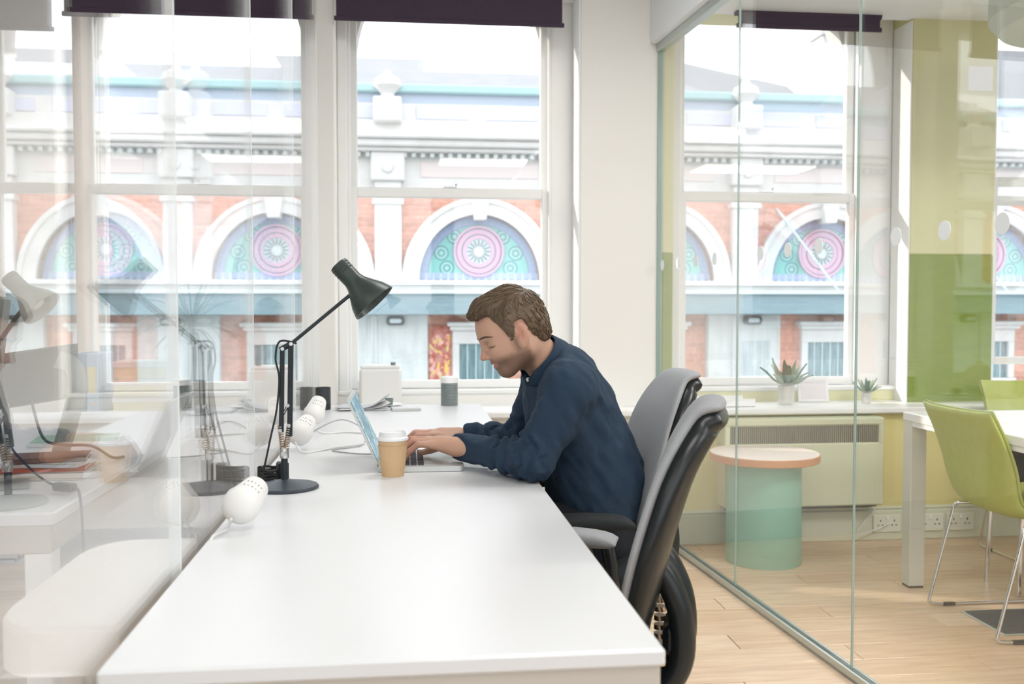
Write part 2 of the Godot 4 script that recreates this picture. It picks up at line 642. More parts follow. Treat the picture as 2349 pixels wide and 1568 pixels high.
func room_shell() -> void:
	var fl := struct("floor", Mb.new().slab(-4.1, 5.1, -0.12, -0.012, -4.6, 3.1), M.subfloor)
	# oak boards, laid along x; pieces wherever the photograph shows floor
	var row := 0
	var z := -4.52
	var meshes := []
	for k in 6:
		meshes.append(Mb.new().bx(Vector3.ZERO, Vector3(1.197, 0.012, 0.137), 0.0015).mesh())
	while z < -0.2:
		var x := -2.2 + (0.37 * row - floorf(0.37 * row / 1.2) * 1.2) - 1.2
		while x < 4.4:
			var p := put("plank", meshes[row % 6], M["oak%d" % rng.randi_range(0, 3)], fl)
			p.position = Vector3(x + 0.6, -0.006 + rng.randf_range(-0.0006, 0.0), z + 0.07)
			x += 1.2
		row += 1
		z += 0.14
	struct("floor_rear", Mb.new().slab(-4.1, 5.1, -0.012, 0.0, -0.18, 3.1), M.subfloor)
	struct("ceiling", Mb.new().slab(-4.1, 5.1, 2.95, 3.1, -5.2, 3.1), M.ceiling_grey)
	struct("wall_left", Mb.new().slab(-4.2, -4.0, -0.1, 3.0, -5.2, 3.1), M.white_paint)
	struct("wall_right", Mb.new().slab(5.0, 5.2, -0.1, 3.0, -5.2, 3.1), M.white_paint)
	# unseen wall behind the camera; its wide windows are added for fill light
	var wf := Mb.new()
	wf.slab(-4.1, 5.1, -0.1, 0.5, 3.0, 3.2)
	wf.slab(-4.1, 5.1, 2.75, 3.0, 3.0, 3.2)
	for x in [-4.0, -1.75, 0.5, 2.75, 5.0]:
		wf.slab(x - 0.15, x + 0.15, 0.5, 2.75, 3.0, 3.2)
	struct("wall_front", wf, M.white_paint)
	for k in 4:
		var gw := Mb.new()
		gw.slab(-3.85 + 2.25 * k, -1.90 + 2.25 * k, 0.5, 2.75, 3.09, 3.096)
		struct("window_%d" % (6 + k), gw, M.window_glass)  # pane of an added, unseen window that lets in fill light
	# window wall: piers, the lintel above and the wall below the sill
	var w := Mb.new()
	w.slab(-4.1, -2.05, 0, 2.96, -5.1, PIER, 0.004)
	w.slab(-0.472, -0.333, 0, 2.96, -5.1, PIER, 0.006)
	w.slab(0.86, 1.268, 0, 2.96, -5.1, PIER, 0.006)
	w.slab(-4.1, 1.268, 2.72, 2.96, -5.1, PIER - 0.02)
	w.slab(-4.1, 1.262, 0, SILL - 0.03, -5.1, LOW)
	w.slab(-4.1, 1.268, SILL - 0.04, 0.735, -5.1, -4.82)
	struct("wall_back", w, M.cream)
	var g := Mb.new()
	g.slab(1.268, 1.334, 1.43, 2.96, -5.1, PIER, 0.004)
	g.slab(2.583, 3.047, 1.43, 2.96, -5.1, PIER, 0.006)
	g.slab(4.20, 5.1, 1.43, 2.96, -5.1, PIER, 0.006)
	g.slab(1.268, 5.1, 2.68, 2.96, -5.1, PIER - 0.02)
	g.slab(1.268, 5.1, SILL - 0.04, 0.735, -5.1, -4.82)
	struct("wall_meeting", g, M.pale_green)
	var d := Mb.new()
	d.slab(1.268, 1.334, SILL - 0.03, 1.43, -5.1, PIER, 0.004)
	d.slab(2.583, 3.047, SILL - 0.03, 1.43, -5.1, PIER, 0.006)
	d.slab(4.20, 5.1, SILL - 0.03, 1.43, -5.1, PIER, 0.006)
	struct("wall_meeting_dado", d, M.olive)
	struct("wall_meeting_lower", Mb.new().slab(1.262, 5.1, 0, SILL - 0.03, -5.1, LOW), M.straw)
	struct("ceiling_meeting", Mb.new().slab(1.30, 5.1, 2.63, 2.70, -4.74, 3.0), M.ceiling)
	var sl := Mb.new()
	sl.slab(-4.0, 1.268, SILL - 0.03, SILL, -4.9, -4.47, 0.006)
	struct("trim_sill_office", sl, M.gloss_white)
	# pale strips added so the right reveals of two windows look sunlit
	struct("trim_painted_sun_office", Mb.new().slab(0.852, 0.861, SILL, 2.70, -4.88, PIER + 0.001, 0.002), M.gloss_white)
	struct("trim_painted_sun_meeting", Mb.new().slab(2.575, 2.584, SILL, 2.62, -4.88, PIER + 0.001, 0.002), M.gloss_white)
	var s2 := Mb.new()
	s2.slab(1.285, 5.0, SILL - 0.03, SILL, -4.9, -4.47, 0.006)
	struct("trim_sill_meeting", s2, M.gloss_white)
	var b := Mb.new()
	b.slab(1.30, 5.0, 0, 0.15, LOW, LOW + 0.02, 0.004)
	b.slab(1.30, 5.0, 0.15, 0.168, LOW, LOW + 0.014, 0.005)
	struct("baseboard_meeting", b, M.skirting)
	var b2 := Mb.new()
	b2.slab(-4.0, 1.25, 0, 0.15, LOW, LOW + 0.02, 0.004)
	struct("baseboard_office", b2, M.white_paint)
	# added fill panels, out of view, that brighten the office and meeting room
	var spots := [Vector3(-2.6, 2.93, -2.6), Vector3(0.72, 2.93, -3.0), Vector3(-2.6, 2.93, 0.2), Vector3(0.7, 2.93, -0.4), Vector3(-1.2, 2.93, 1.8), Vector3(1.0, 2.93, 1.8), Vector3(3.0, 2.61, -2.1), Vector3(3.6, 2.61, -0.2)]
	var names := ["above the left desk", "above the aisle beside the man", "above the left aisle", "above the aisle beside the near desk end", "over the rear left of the room", "over the rear right of the room", "over the meeting table", "over the rear of the meeting room"]
	for i in spots.size():
		var t := thing("added_fill_panel", "unseen flat white added fill panel %s" % names[i], "added fill light", spots[i], 0.0, "added fill panels")
		part("frame", Mb.new().slab(-0.62, 0.62, -0.02, 0.02, -0.32, 0.32, 0.004), M.gloss_white, t)
		part("diffuser", Mb.new().slab(-0.58, 0.58, -0.028, -0.018, -0.28, 0.28), M.added_fill_glow, t)
		var a := AreaLight3D.new()
		a.name = "glow"
		t.add_child(a)
		a.position.y = -0.035
		a.rotation.x = -PI / 2
		a.area_size = Vector2(1.16, 0.56)
		a.light_energy = 1.05 if i < 6 else 2.8
		a.light_color = Color(0.97, 0.98, 0.985)
		a.shadow_enabled = true


func windows() -> void:
	# [name, frame x0, glass x0, glass x1, frame x1, raise of the lower sash]
	var list := [["window_1", -2.05, -1.94, -1.583, -1.552, 0.0], ["window_2", -1.552, -1.52, -0.628, -0.472, 0.0], ["window_3", -0.333, -0.238, 0.698, 0.86, 0.0], ["window_4", 1.334, 1.461, 2.35, 2.583, 0.0], ["window_5", 3.047, 3.195, 4.06, 4.20, 0.1]]
	for q in list:
		var root := Node3D.new()
		root.name = q[0]
		root.set_meta("kind", "structure")
		add_child(root)
		var f0: float = q[1]
		var g0: float = q[2]
		var g1: float = q[3]
		var f1: float = q[4]
		var lift: float = q[5]
		var fr := Mb.new()
		if g0 - f0 > 0.05:
			fr.slab(f0, g0 - 0.045, 0.735, 2.74, WIN - 0.10, WIN + 0.09, 0.006)
			fr.slab(g0 - 0.05, g0 - 0.03, 0.735, 2.74, WIN + 0.03, WIN + 0.06, 0.006)
		if f1 - g1 > 0.05:
			fr.slab(g1 + 0.045, f1, 0.735, 2.74, WIN - 0.10, WIN + 0.05, 0.006)
			fr.slab(g1 + 0.03, g1 + 0.05, 0.735, 2.74, WIN + 0.03, WIN + 0.06, 0.006)
		fr.slab(f0, f1, 0.72, 0.742, WIN - 0.1, WIN + 0.13, 0.005)
		fr.slab(f0, f1, 2.70, 2.76, WIN - 0.1, WIN + 0.09, 0.005)
		part("window_frame", fr, M.gloss_white, root)
		var sw := 0.03 if g0 - f0 < 0.05 or f1 - g1 < 0.05 else 0.042
		var wl := sw if g0 - f0 > 0.05 else 0.03
		var wr := sw if f1 - g1 > 0.05 else 0.03
		var up := Mb.new()
		up.slab(g0 - wl, g0, 1.712, 2.72, WIN - 0.045, WIN - 0.005, 0.004)
		up.slab(g1, g1 + wr, 1.712, 2.72, WIN - 0.045, WIN - 0.005, 0.004)
		up.slab(g0, g1, 1.715, 1.766, WIN - 0.045, WIN - 0.005, 0.004)
		part("upper_sash", up, M.gloss_white, root)
		var lo := Mb.new()
		lo.slab(g0 - wl, g0, 0.745 + lift, 1.762 + lift, WIN, WIN + 0.04, 0.004)
		lo.slab(g1, g1 + wr, 0.745 + lift, 1.762 + lift, WIN, WIN + 0.04, 0.004)
		lo.slab(g0, g1, 0.745 + lift, 0.785 + lift, WIN, WIN + 0.04, 0.004)
		lo.slab(g0, g1, 1.712 + lift, 1.762 + lift, WIN, WIN + 0.04, 0.004)
		part("lower_sash", lo, M.gloss_white, root)
		part("pane", Mb.new().slab(g0 - 0.005, g1 + 0.005, 1.76, 2.72, WIN - 0.028, WIN - 0.022), M.window_glass, root)
		part("pane", Mb.new().slab(g0 - 0.005, g1 + 0.005, 0.78 + lift, 1.715 + lift, WIN + 0.017, WIN + 0.023), M.window_glass, root)
		# the arched masonry head that closes the upper corners
		var arch := PackedVector2Array()
		var mid := (g0 + g1) * 0.5
		var a := (g1 - g0) * 0.5 + 0.012
		for k in 25:
			var t := PI * k / 24.0
			arch.append(Vector2(mid + a * cos(t), 2.40 + 0.60 * sin(t)))
		arch.append(Vector2(mid - a, 3.05))
		arch.append(Vector2(mid + a, 3.05))
		part("arched_head", Mb.new().prism(arch, WIN - 0.2, WIN - 0.06), M.stone, root)
		if g1 - g0 > 0.6:
			var lk := Mb.new()
			lk.slab(mid - 0.035, mid + 0.035, 1.764 + lift, 1.772 + lift, WIN - 0.02, WIN + 0.03, 0.002)
			lk.cyl(Vector3(mid + 0.03, 1.772 + lift, WIN + 0.01), Vector3(mid + 0.03, 1.79 + lift, WIN + 0.015), 0.005, 0.007, 10)
			part("sash_lock", lk, M.steel, root)
	var mul := struct("trim_mullion", Mb.new().slab(-1.575, -1.535, 0.735, 2.74, WIN - 0.1, WIN + 0.12, 0.008), flat(rgb8(226, 208, 196), 0.5))
	mul.name = "trim_mullion"
	# roller blinds, rolled almost up
	var bl := [[-2.0, -1.60, 2.425, M.blind_pale, "pale grey roller blind over the narrow window beside the mullion"], [-1.565, -0.505, 2.497, M.blind, "dark plum roller blind over the wide window beside the mullion"], [-0.33, 0.775, 2.517, M.blind, "dark plum roller blind over the window behind the man"], [1.64, 2.40, 2.545, M.blind, "near black roller blind over the window inside the meeting room"]]
	for q in bl:
		var bx0: float = q[0]
		var bx1: float = q[1]
		var bot: float = q[2]
		var z := PIER + 0.03
		var t := thing("roller_blind", q[4], "blind", Vector3((bx0 + bx1) * 0.5, bot, z), 0.0, "")
		var hw := (bx1 - bx0) * 0.5
		var top := 2.66 if bot > 2.53 else 2.80
		part("fabric", Mb.new().slab(-hw + 0.01, hw - 0.01, 0.012, top - bot - 0.03, -0.0015, 0.0015), q[3], t)
		part("hem_bar", Mb.new().slab(-hw, hw, 0.0, 0.022, -0.006, 0.006, 0.003), q[3], t)
		part("roller", Mb.new().cyl(Vector3(-hw, top - bot - 0.03, -0.015), Vector3(hw, top - bot - 0.03, -0.015), 0.022), q[3], t)
		if top > 2.7:
			part("bracket", Mb.new().slab(-hw - 0.006, -hw, top - bot - 0.06, top - bot, -0.05, 0.01), M.steel, t)
			part("bracket", Mb.new().slab(hw, hw + 0.006, top - bot - 0.06, top - bot, -0.05, 0.01), M.steel, t)


# ------------------------------------------------------------------ the market building across the street

func fan_texture() -> ImageTexture:
	# stained glass of a fanlight: lilac blue border, teal field with scrolls, a row of small squares along the foot
	var w := 640
	var h := 352
	var im := Image.create(w, h, false, Image.FORMAT_RGB8)
	var n := FastNoiseLite.new()
	n.seed = 5
	n.frequency = 0.022
	n.noise_type = FastNoiseLite.TYPE_CELLULAR
	n.cellular_return_type = FastNoiseLite.RETURN_DISTANCE
	for y in h:
		for x in w:
			var px := (x + 0.5) / w * 1.76 - 0.88
			var py := (1.0 - (y + 0.5) / h) * 0.97
			var r := Vector2(px, maxf(py - 0.09, 0.0)).length()
			var c := Color(0.36, 0.74, 0.70)
			var q := n.get_noise_2d(x, y)
			# scrolls: rings about a lattice of centres
			var cx := absf(px) - 0.55
			var cy := py - 0.42
			var s1 := Vector2(cx, cy).length()
			var s2 := Vector2(absf(px) - 0.47, py - 0.20).length()
			var s3 := Vector2(absf(px) - 0.36, py - 0.66).length()
			for s in [s1, s2, s3]:
				if absf(s - 0.10) < 0.012 or absf(s - 0.045) < 0.012:
					c = Color(0.16, 0.46, 0.46)
				elif s < 0.09:
					c = Color(0.52, 0.80, 0.76)
			if q > -0.15:
				c = c.darkened(0.25)
			if r > 0.74:
				c = Color(0.50, 0.60, 0.80) if fmod(atan2(py, px) * 9.0 + 30.0, 1.0) > 0.12 else Color(0.62, 0.66, 0.82)
				if r > 0.855 or r < 0.755:
					c = Color(0.34, 0.44, 0.60)
			if py < 0.13:
				var cell := fmod(px + 2.0, 0.11)
				c = Color(0.56, 0.66, 0.86) if cell > 0.025 else Color(0.74, 0.78, 0.88)
				if py < 0.035 and cell > 0.04 and cell < 0.10:
					c = Color(0.26, 0.36, 0.56)
			im.set_pixel(x, y, c.lerp(Color(0.86, 0.92, 0.94), 0.38))  # whole pattern washed pale to carry the outdoor haze
	return ImageTexture.create_from_image(im)


func poster_texture() -> ImageTexture:
	# loose yellow and pink blossoms on a brick red ground
	var w := 200
	var h := 380
	var im := Image.create(w, h, false, Image.FORMAT_RGB8)
	var n := FastNoiseLite.new()
	n.seed = 9
	n.frequency = 0.012
	n.fractal_octaves = 3
	for y in h:
		for x in w:
			var k := n.get_noise_2d(x, y)
			var c := Color(0.72, 0.38, 0.30).lerp(Color(0.78, 0.55, 0.52), clampf(k + 0.5, 0, 1))
			im.set_pixel(x, y, c)
	var r := RandomNumberGenerator.new()
	r.seed = 4
	for i in 60:
		var cx := r.randf_range(0, w)
		var cy := r.randf_range(60, h)
		var rad := r.randf_range(10, 34)
		var col: Color = [Color(0.93, 0.83, 0.38), Color(0.95, 0.78, 0.74), Color(0.92, 0.66, 0.60), Color(0.90, 0.86, 0.55)][r.randi_range(0, 3)]
		var tilt := r.randf_range(0, PI)
		for y in range(maxi(0, int(cy - rad)), mini(h, int(cy + rad))):
			for x in range(maxi(0, int(cx - rad)), mini(w, int(cx + rad))):
				var p := Vector2(x - cx, y - cy).rotated(tilt)
				if Vector2(p.x / rad, p.y / (rad * 0.45)).length() < 1.0:
					im.set_pixel(x, y, im.get_pixel(x, y).lerp(col, 0.8))
	return ImageTexture.create_from_image(im)


func arc_pts(cx: float, base: float, rx: float, ry: float, n := 32) -> PackedVector2Array:
	var out := PackedVector2Array()
	for k in n + 1:
		var a := PI * k / n
		out.append(Vector2(cx + rx * cos(a), base + ry * sin(a)))
	return out


func market_building() -> void:
	var zf := -14.0
	var x0 := -9.0
	var x1 := 13.5
	struct("road", Mb.new().slab(-12, 16, -0.5, -0.32, -16.5, -5.1), M.asphalt)
	struct("pavement_far", Mb.new().slab(-12, 16, -0.4, -0.2, -16.5, -11.6, 0.02), M.stone_grey)
	var b := thing("market_building", "long pale stone and red brick market hall with arched stained glass fanlights across the street", "building", Vector3(0, -0.2, zf))
	var up := 0.2  # the node stands on the pavement
	var xf := Transform3D(Basis(), Vector3(0, up, 0))
	# brick body with half round openings left for the fanlights
	var S := 2.64
	var body := Mb.new()
	for i in range(-3, 5):
		var c := 1.08 + S * i
		var poly := PackedVector2Array()
		poly.append(Vector2(c - S * 0.5, 1.45))
		poly.append(Vector2(c - 0.88, 1.45))
		var arc := arc_pts(c, 1.51, 0.88, 0.97, 32)
		arc.reverse()
		poly.append_array(arc)
		poly.append(Vector2(c + 0.88, 1.45))
		poly.append(Vector2(c + S * 0.5, 1.45))
		poly.append(Vector2(c + S * 0.5, 2.93))
		poly.append(Vector2(c - S * 0.5, 2.93))
		body.prism(poly, -0.4, 0.0, xf)
	body.slab(x0, x1, -0.2 + up, 1.46 + up, -0.5, 0.0)
	body.slab(x0, x1, -0.2 + up, 4.3 + up, -3.0, -0.4)
	part("brick_wall", body, M.brick, b)
	var fanmat := flat(Color.WHITE, 0.35)
	fanmat.albedo_texture = fan_texture()
	for i in range(-3, 5):
		var c := 1.08 + S * i
		# archivolt of stone blocks
		var ar := Mb.new()
		ar.band(arc_pts(c, 1.51, 1.13, 1.21), arc_pts(c, 1.51, 0.88, 0.97), -0.16, 0.07, xf)
		ar.band(arc_pts(c, 1.51, 1.13, 1.21), arc_pts(c, 1.51, 1.06, 1.14), 0.07, 0.10, xf)
		part("archivolt", ar, M.stone, b)
		var ks := PackedVector2Array([Vector2(c - 0.085, 2.40), Vector2(c + 0.085, 2.40), Vector2(c + 0.14, 2.78), Vector2(c - 0.14, 2.78)])
		part("keystone", Mb.new().prism(ks, -0.12, 0.17, xf), M.stone, b)
		# fanlight with texture coordinates across its face
		var fm := Mb.new()
		fm.with_uv = true
		var fp := arc_pts(c, 1.60, 0.89, 0.89, 40)
		fp.append(Vector2(c - 0.89, 1.50))
		fp.append(Vector2(c + 0.89, 1.50))
		fm.prism(fp, -0.22, -0.18, xf)
		for v in fm.v:
			fm.u.append(Vector2((v.x - c + 0.88) / 1.76, 1.0 - (v.y - up - 1.51) / 0.97))
		var fan := part("fanlight", fm, fanmat, b)
		var ring := Mb.new()
		ring.band(arc2(c, 1.955, 0.375), arc2(c, 1.955, 0.34), -0.185, -0.13, xf)
		ring.band(arc2(c, 1.955, 0.325), arc2(c, 1.955, 0.255), -0.185, -0.15, xf)
		ring.band(arc2(c, 1.955, 0.24), arc2(c, 1.955, 0.185), -0.185, -0.14, xf)
		part("rosette", ring, M.ring_pink, fan)
		var sp := Mb.new()
		sp.cyl(Vector3(c, 1.955 + up, -0.19), Vector3(c, 1.955 + up, -0.16), 0.19, -1, 28)
		part("rosette_disc", sp, M.canopy_pale, fan)
		var rays := Mb.new()
		for k in 16:
			var a := TAU * k / 16
			rays.bx(Vector3(c + cos(a) * 0.125, 1.955 + up + sin(a) * 0.125, -0.155), Vector3(0.09, 0.016, 0.02), 0.0, Basis(Vector3(0, 0, 1), a))
		part("rosette_spokes", rays, M.spoke, fan)
	for i in range(-4, 5):
		var c := 1.08 + S * (i + 0.5)
		var pl := Mb.new()
		pl.slab(c - 0.19, c + 0.19, 1.45 + up, 2.93 + up, -0.05, 0.16, 0.01)
		pl.slab(c - 0.225, c + 0.225, 2.60 + up, 2.68 + up, -0.05, 0.2, 0.01)
		pl.slab(c - 0.22, c + 0.22, 1.45 + up, 1.56 + up, -0.05, 0.19, 0.01)
		part("pilaster", pl, M.stone, b)
		# carved drop under the cornice
		var dr := Mb.new()
		dr.slab(c - 0.24, c + 0.24, 2.93 + up, 3.34 + up, 0.0, 0.22, 0.02)
		dr.cyl(Vector3(c, 3.12 + up, 0.2), Vector3(c, 3.12 + up, 0.26), 0.1, 0.07, 18)
		part("frieze_block", dr, M.stone, b)
		# urn finial on the parapet
		var base := Transform3D(Basis(), Vector3(c, 3.8 + up, 0.1))
		var ur := Mb.new()
		ur.slab(c - 0.2, c + 0.2, 3.75 + up, 4.1 + up, -0.1, 0.3, 0.02)
		ur.lathe([Vector2(0, 0.3), Vector2(0.13, 0.3), Vector2(0.09, 0.36), Vector2(0.2, 0.48), Vector2(0.17, 0.58), Vector2(0.06, 0.64), Vector2(0.05, 0.69), Vector2(0, 0.72)], base, 18)
		part("finial", ur, M.stone, b)
	# frieze, cornice and parapet
	part("frieze", Mb.new().slab(x0, x1, 2.84 + up, 3.36 + up, -0.4, 0.05), M.stone, b)
	var pink := flat(rgb8(224, 214, 211), 0.85)
	for i in range(-3, 5):
		var c := 1.08 + S * i
		part("frieze_panel", Mb.new().slab(c - 0.85, c + 0.85, 3.0 + up, 3.22 + up, 0.04, 0.065, 0.004), pink, b)
	var co := Mb.new()
	co.slab(x0, x1, 3.34 + up, 3.40 + up, -0.4, 0.28, 0.02)
	co.slab(x0, x1, 3.40 + up, 3.50 + up, -0.4, 0.36, 0.02)
	co.slab(x0, x1, 3.50 + up, 3.56 + up, -0.4, 0.44, 0.02)
	co.slab(x0, x1, 3.56 + up, 3.80 + up, -0.4, 0.12, 0.01)
	part("cornice", co, M.stone, b)
	var de := Mb.new()
	var dx := x0
	while dx < x1:
		de.slab(dx, dx + 0.06, 3.27 + up, 3.335 + up, 0.0, 0.2)
		dx += 0.13
	var dent := part("dentils", de, M.stone_grey, b)
	dent.set_meta("kind", "stuff")
	part("parapet", Mb.new().slab(x0, x1, 3.80 + up, 4.06 + up, -0.4, 0.0), M.stone, b)
	for i in range(-8, 14):
		var c := 0.55 + 1.0 * i
		part("clerestory_pane", Mb.new().slab(c - 0.38, c + 0.38, 3.84 + up, 4.02 + up, -0.02, 0.02, 0.004), M.clerestory, b)
	part("blue_band", Mb.new().slab(x0, x1, 4.06 + up, 4.21 + up, -0.5, -0.04), M.blue_band, b)
	part("gutter", Mb.new().slab(x0, x1, 4.21 + up, 4.33 + up, -0.5, 0.06, 0.02), M.gutter, b)
	# roof: a pale slope that ends in a hip where the taller block begins
	var rf := Mb.new()
	var k0 := rf.v.size()
	rf.quad(Vector3(x0, 4.33, 0.0), Vector3(4.5, 4.33, 0.0), Vector3(3.8, 5.25, -2.2), Vector3(x0, 5.25, -2.2))
	rf.quad(Vector3(x0, 4.25, -0.1), Vector3(x0, 5.15, -2.3), Vector3(3.8, 5.15, -2.3), Vector3(4.5, 4.25, -0.1))
	rf.quad(Vector3(x0, 4.25, -0.1), Vector3(4.5, 4.25, -0.1), Vector3(4.5, 4.33, 0.0), Vector3(x0, 4.33, 0.0))
	rf.quad(Vector3(3.8, 5.25, -2.2), Vector3(3.8, 5.15, -2.3), Vector3(x0, 5.15, -2.3), Vector3(x0, 5.25, -2.2))
	rf.quad(Vector3(4.5, 4.33, 0.0), Vector3(4.5, 4.25, -0.1), Vector3(3.8, 5.15, -2.3), Vector3(3.8, 5.25, -2.2))
	rf.quad(Vector3(x0, 4.33, 0.0), Vector3(x0, 5.25, -2.2), Vector3(x0, 5.15, -2.3), Vector3(x0, 4.25, -0.1))
	rf.outward(k0)
	k0 = rf.v.size()
	rf.quad(Vector3(4.1, 4.33, -0.1), Vector3(6.9, 4.33, -0.1), Vector3(6.9, 4.72, -1.6), Vector3(4.1, 5.25, -1.6))
	rf.quad(Vector3(4.1, 4.25, -0.2), Vector3(4.1, 5.15, -1.7), Vector3(6.9, 4.62, -1.7), Vector3(6.9, 4.25, -0.2))
	rf.quad(Vector3(4.1, 4.25, -0.2), Vector3(6.9, 4.25, -0.2), Vector3(6.9, 4.33, -0.1), Vector3(4.1, 4.33, -0.1))
	rf.quad(Vector3(4.1, 5.25, -1.6), Vector3(6.9, 4.72, -1.6), Vector3(6.9, 4.62, -1.7), Vector3(4.1, 5.15, -1.7))
	rf.quad(Vector3(6.9, 4.33, -0.1), Vector3(6.9, 4.25, -0.2), Vector3(6.9, 4.62, -1.7), Vector3(6.9, 4.72, -1.6))
	rf.quad(Vector3(4.1, 4.33, -0.1), Vector3(4.1, 5.25, -1.6), Vector3(4.1, 5.15, -1.7), Vector3(4.1, 4.25, -0.2))
	rf.outward(k0)
	part("roof", rf, M.roof, b).position.y = up
	var tower := Mb.new()
	tower.slab(6.35, 8.2, 4.3, 5.9, -2.6, -0.2, 0.02)
	tower.slab(6.3, 8.25, 5.28, 5.36, -2.6, -0.14, 0.01)
	part("roof_block", tower, M.stone, b).position.y = up
	part("roof_end", Mb.new().slab(8.2, x1, 4.33, 5.25, -2.6, -0.6), M.roof, b).position.y = up
	# ledge, mouldings and the steel canopy beam below the arches
	var le := Mb.new()
	le.slab(x0, x1, 1.45 + up, 1.52 + up, -0.3, 0.26, 0.01)
	le.slab(x0, x1, 1.38 + up, 1.45 + up, -0.3, 0.18, 0.01)
	part("ledge", le, M.stone, b)
	var ca := Mb.new()
	ca.slab(x0, x1, 1.03 + up, 1.32 + up, 0.0, 0.55, 0.01)
	part("canopy_beam", ca, M.canopy, b)
	part("canopy_top", Mb.new().slab(x0, x1, 1.32 + up, 1.375 + up, 0.0, 0.62, 0.01), M.canopy_pale, b)
	for i in range(2, 5):
		# bright stay rods that hold the canopy
		var c := 1.08 + S * i
		part("stay_rod", Mb.new().cyl(Vector3(c - 0.05, 1.36 + up, 0.56), Vector3(c - 0.80, 2.62 + up, 0.02), 0.018), M.canopy_pale, b)
	# below the canopy: wide stone piers, windows in moulded surrounds
	for i in range(-4, 5):
		var c := 1.08 + S * (i + 0.5)
		var pp := Mb.new()
		pp.slab(c - 0.56, c + 0.56, -0.2 + up, 1.03 + up, -0.1, 0.14, 0.012)
		pp.slab(c - 0.60, c + 0.60, -0.2 + up, 0.02 + up, -0.1, 0.18, 0.012)
		pp.slab(c - 0.20, c - 0.16, 0.05 + up, 1.02 + up, 0.13, 0.17, 0.01)
		part("stone_pier", pp, M.stone_grey, b)
		var xl := Transform3D(Basis(), Vector3(c + 0.1, 0.94 + up, 0.14))
		var lb := Mb.new()
		lb.prism(rounded(0.26, 0.13, 0.05), 0.0, 0.10, xl)
		var lamp := part("bulkhead_light", lb, M.dark_box, b)
		part("lens", Mb.new().prism(rounded(0.17, 0.06, 0.028), 0.10, 0.13, xl), M.canopy_pale, lamp)
	for i in range(-3, 5):
		var c := 1.08 + S * i
		var su := Mb.new()
		su.slab(c - 0.40, c - 0.30, 0.04 + up, 0.60 + up, -0.02, 0.08, 0.01)
		su.slab(c + 0.30, c + 0.40, 0.04 + up, 0.60 + up, -0.02, 0.08, 0.01)
		su.slab(c - 0.40, c + 0.40, 0.60 + up, 0.80 + up, -0.02, 0.08, 0.01)
		su.slab(c - 0.44, c + 0.44, 0.80 + up, 0.86 + up, -0.02, 0.16, 0.01)
		su.slab(c - 0.48, c + 0.48, 0.86 + up, 0.92 + up, -0.02, 0.22, 0.01)
		su.slab(c - 0.40, c + 0.40, -0.02 + up, 0.04 + up, -0.02, 0.14, 0.01)
		part("window_surround", su, M.stone, b)
		var wd := part("shop_window", Mb.new().slab(c - 0.31, c + 0.31, 0.02 + up, 0.61 + up, 0.0, 0.02), M.window_dark, b)
		var bars := Mb.new()
		for k in 4:
			bars.slab(c - 0.19 + 0.125 * k, c - 0.175 + 0.125 * k, 0.03 + up, 0.6 + up, 0.02, 0.035)
		part("window_bars", bars, M.canopy_pale, wd)
	# flower poster on the brick beside one of the windows
	var pm := flat(Color.WHITE, 0.7)
	pm.albedo_texture = poster_texture()
	var po := Mb.new()
	po.with_uv = true
	po.slab(-0.15, 0.15, -0.40, 0.40, 0.001, 0.02)
	for v in po.v:
		po.u.append(Vector2((v.x + 0.15) / 0.3, 0.5 - v.y / 0.8))
	single("poster", po, pm, "faded flower poster in yellow and pink on the brick below the canopy", "poster", "", Vector3(0.49, 0.46, zf + 0.0))


func arc2(cx: float, cy: float, r: float, n := 36) -> PackedVector2Array:
	var out := PackedVector2Array()
	for k in n + 1:
		var a := TAU * k / n
		out.append(Vector2(cx + r * cos(a), cy + r * sin(a)))
	return out


# ------------------------------------------------------------------ glass partitions

func partition() -> void:
	# frameless glass wall of the meeting room; its own z runs from the window wall towards the camera
	var t := thing("glass_partition", "frameless glass wall of the meeting room with a row of white dots", "glass wall", Vector3(1.262, 0, PIER), atan(0.0673))
	var joints := [0.0, 0.969, 1.872, 2.80, 3.75]
	for i in 4:
		var a: float = joints[i]
		var b: float = joints[i + 1]
		var p := part("pane", Mb.new().slab(-0.004, 0.004, 0.03, 2.425, a + 0.002, b - 0.002), M.glass, t)
		var e := Mb.new()
		e.slab(-0.0038, 0.0038, 0.03, 2.425, b - 0.0015, b + 0.0015)
		part("glass_edge", e, M.glass_edge, p)
		var z := 0.065
		while z < b:
			if z > a + 0.06 and z < b - 0.06:
				part("dot", Mb.new().cyl(Vector3(-0.0056, 1.365, z), Vector3(-0.0042, 1.365, z), 0.0265, -1, 28), M.seal, p)
			z += 0.2245
	var tr := Mb.new()
	tr.slab(-0.02, 0.02, 2.42, 2.46, 0, 3.75, 0.004)
	part("head_channel", tr, M.alu, t)
	var br := Mb.new()
	br.slab(-0.018, -0.009, 0.001, 0.032, 0, 3.75, 0.002)
	br.slab(0.009, 0.018, 0.001, 0.032, 0, 3.75, 0.002)
	br.slab(-0.018, 0.018, 0.001, 0.01, 0, 3.75)
	part("floor_channel", br, M.alu, t)
	part("wall_channel", Mb.new().slab(-0.012, 0.012, 0.03, 2.42, 0.0, 0.012), M.glass_edge, t)
	var bk := struct("wall_bulkhead", Mb.new().slab(-0.05, 0.05, 2.46, 2.96, 0, 7.7), M.ceiling)
	bk.position = t.position
	bk.rotation = t.rotation


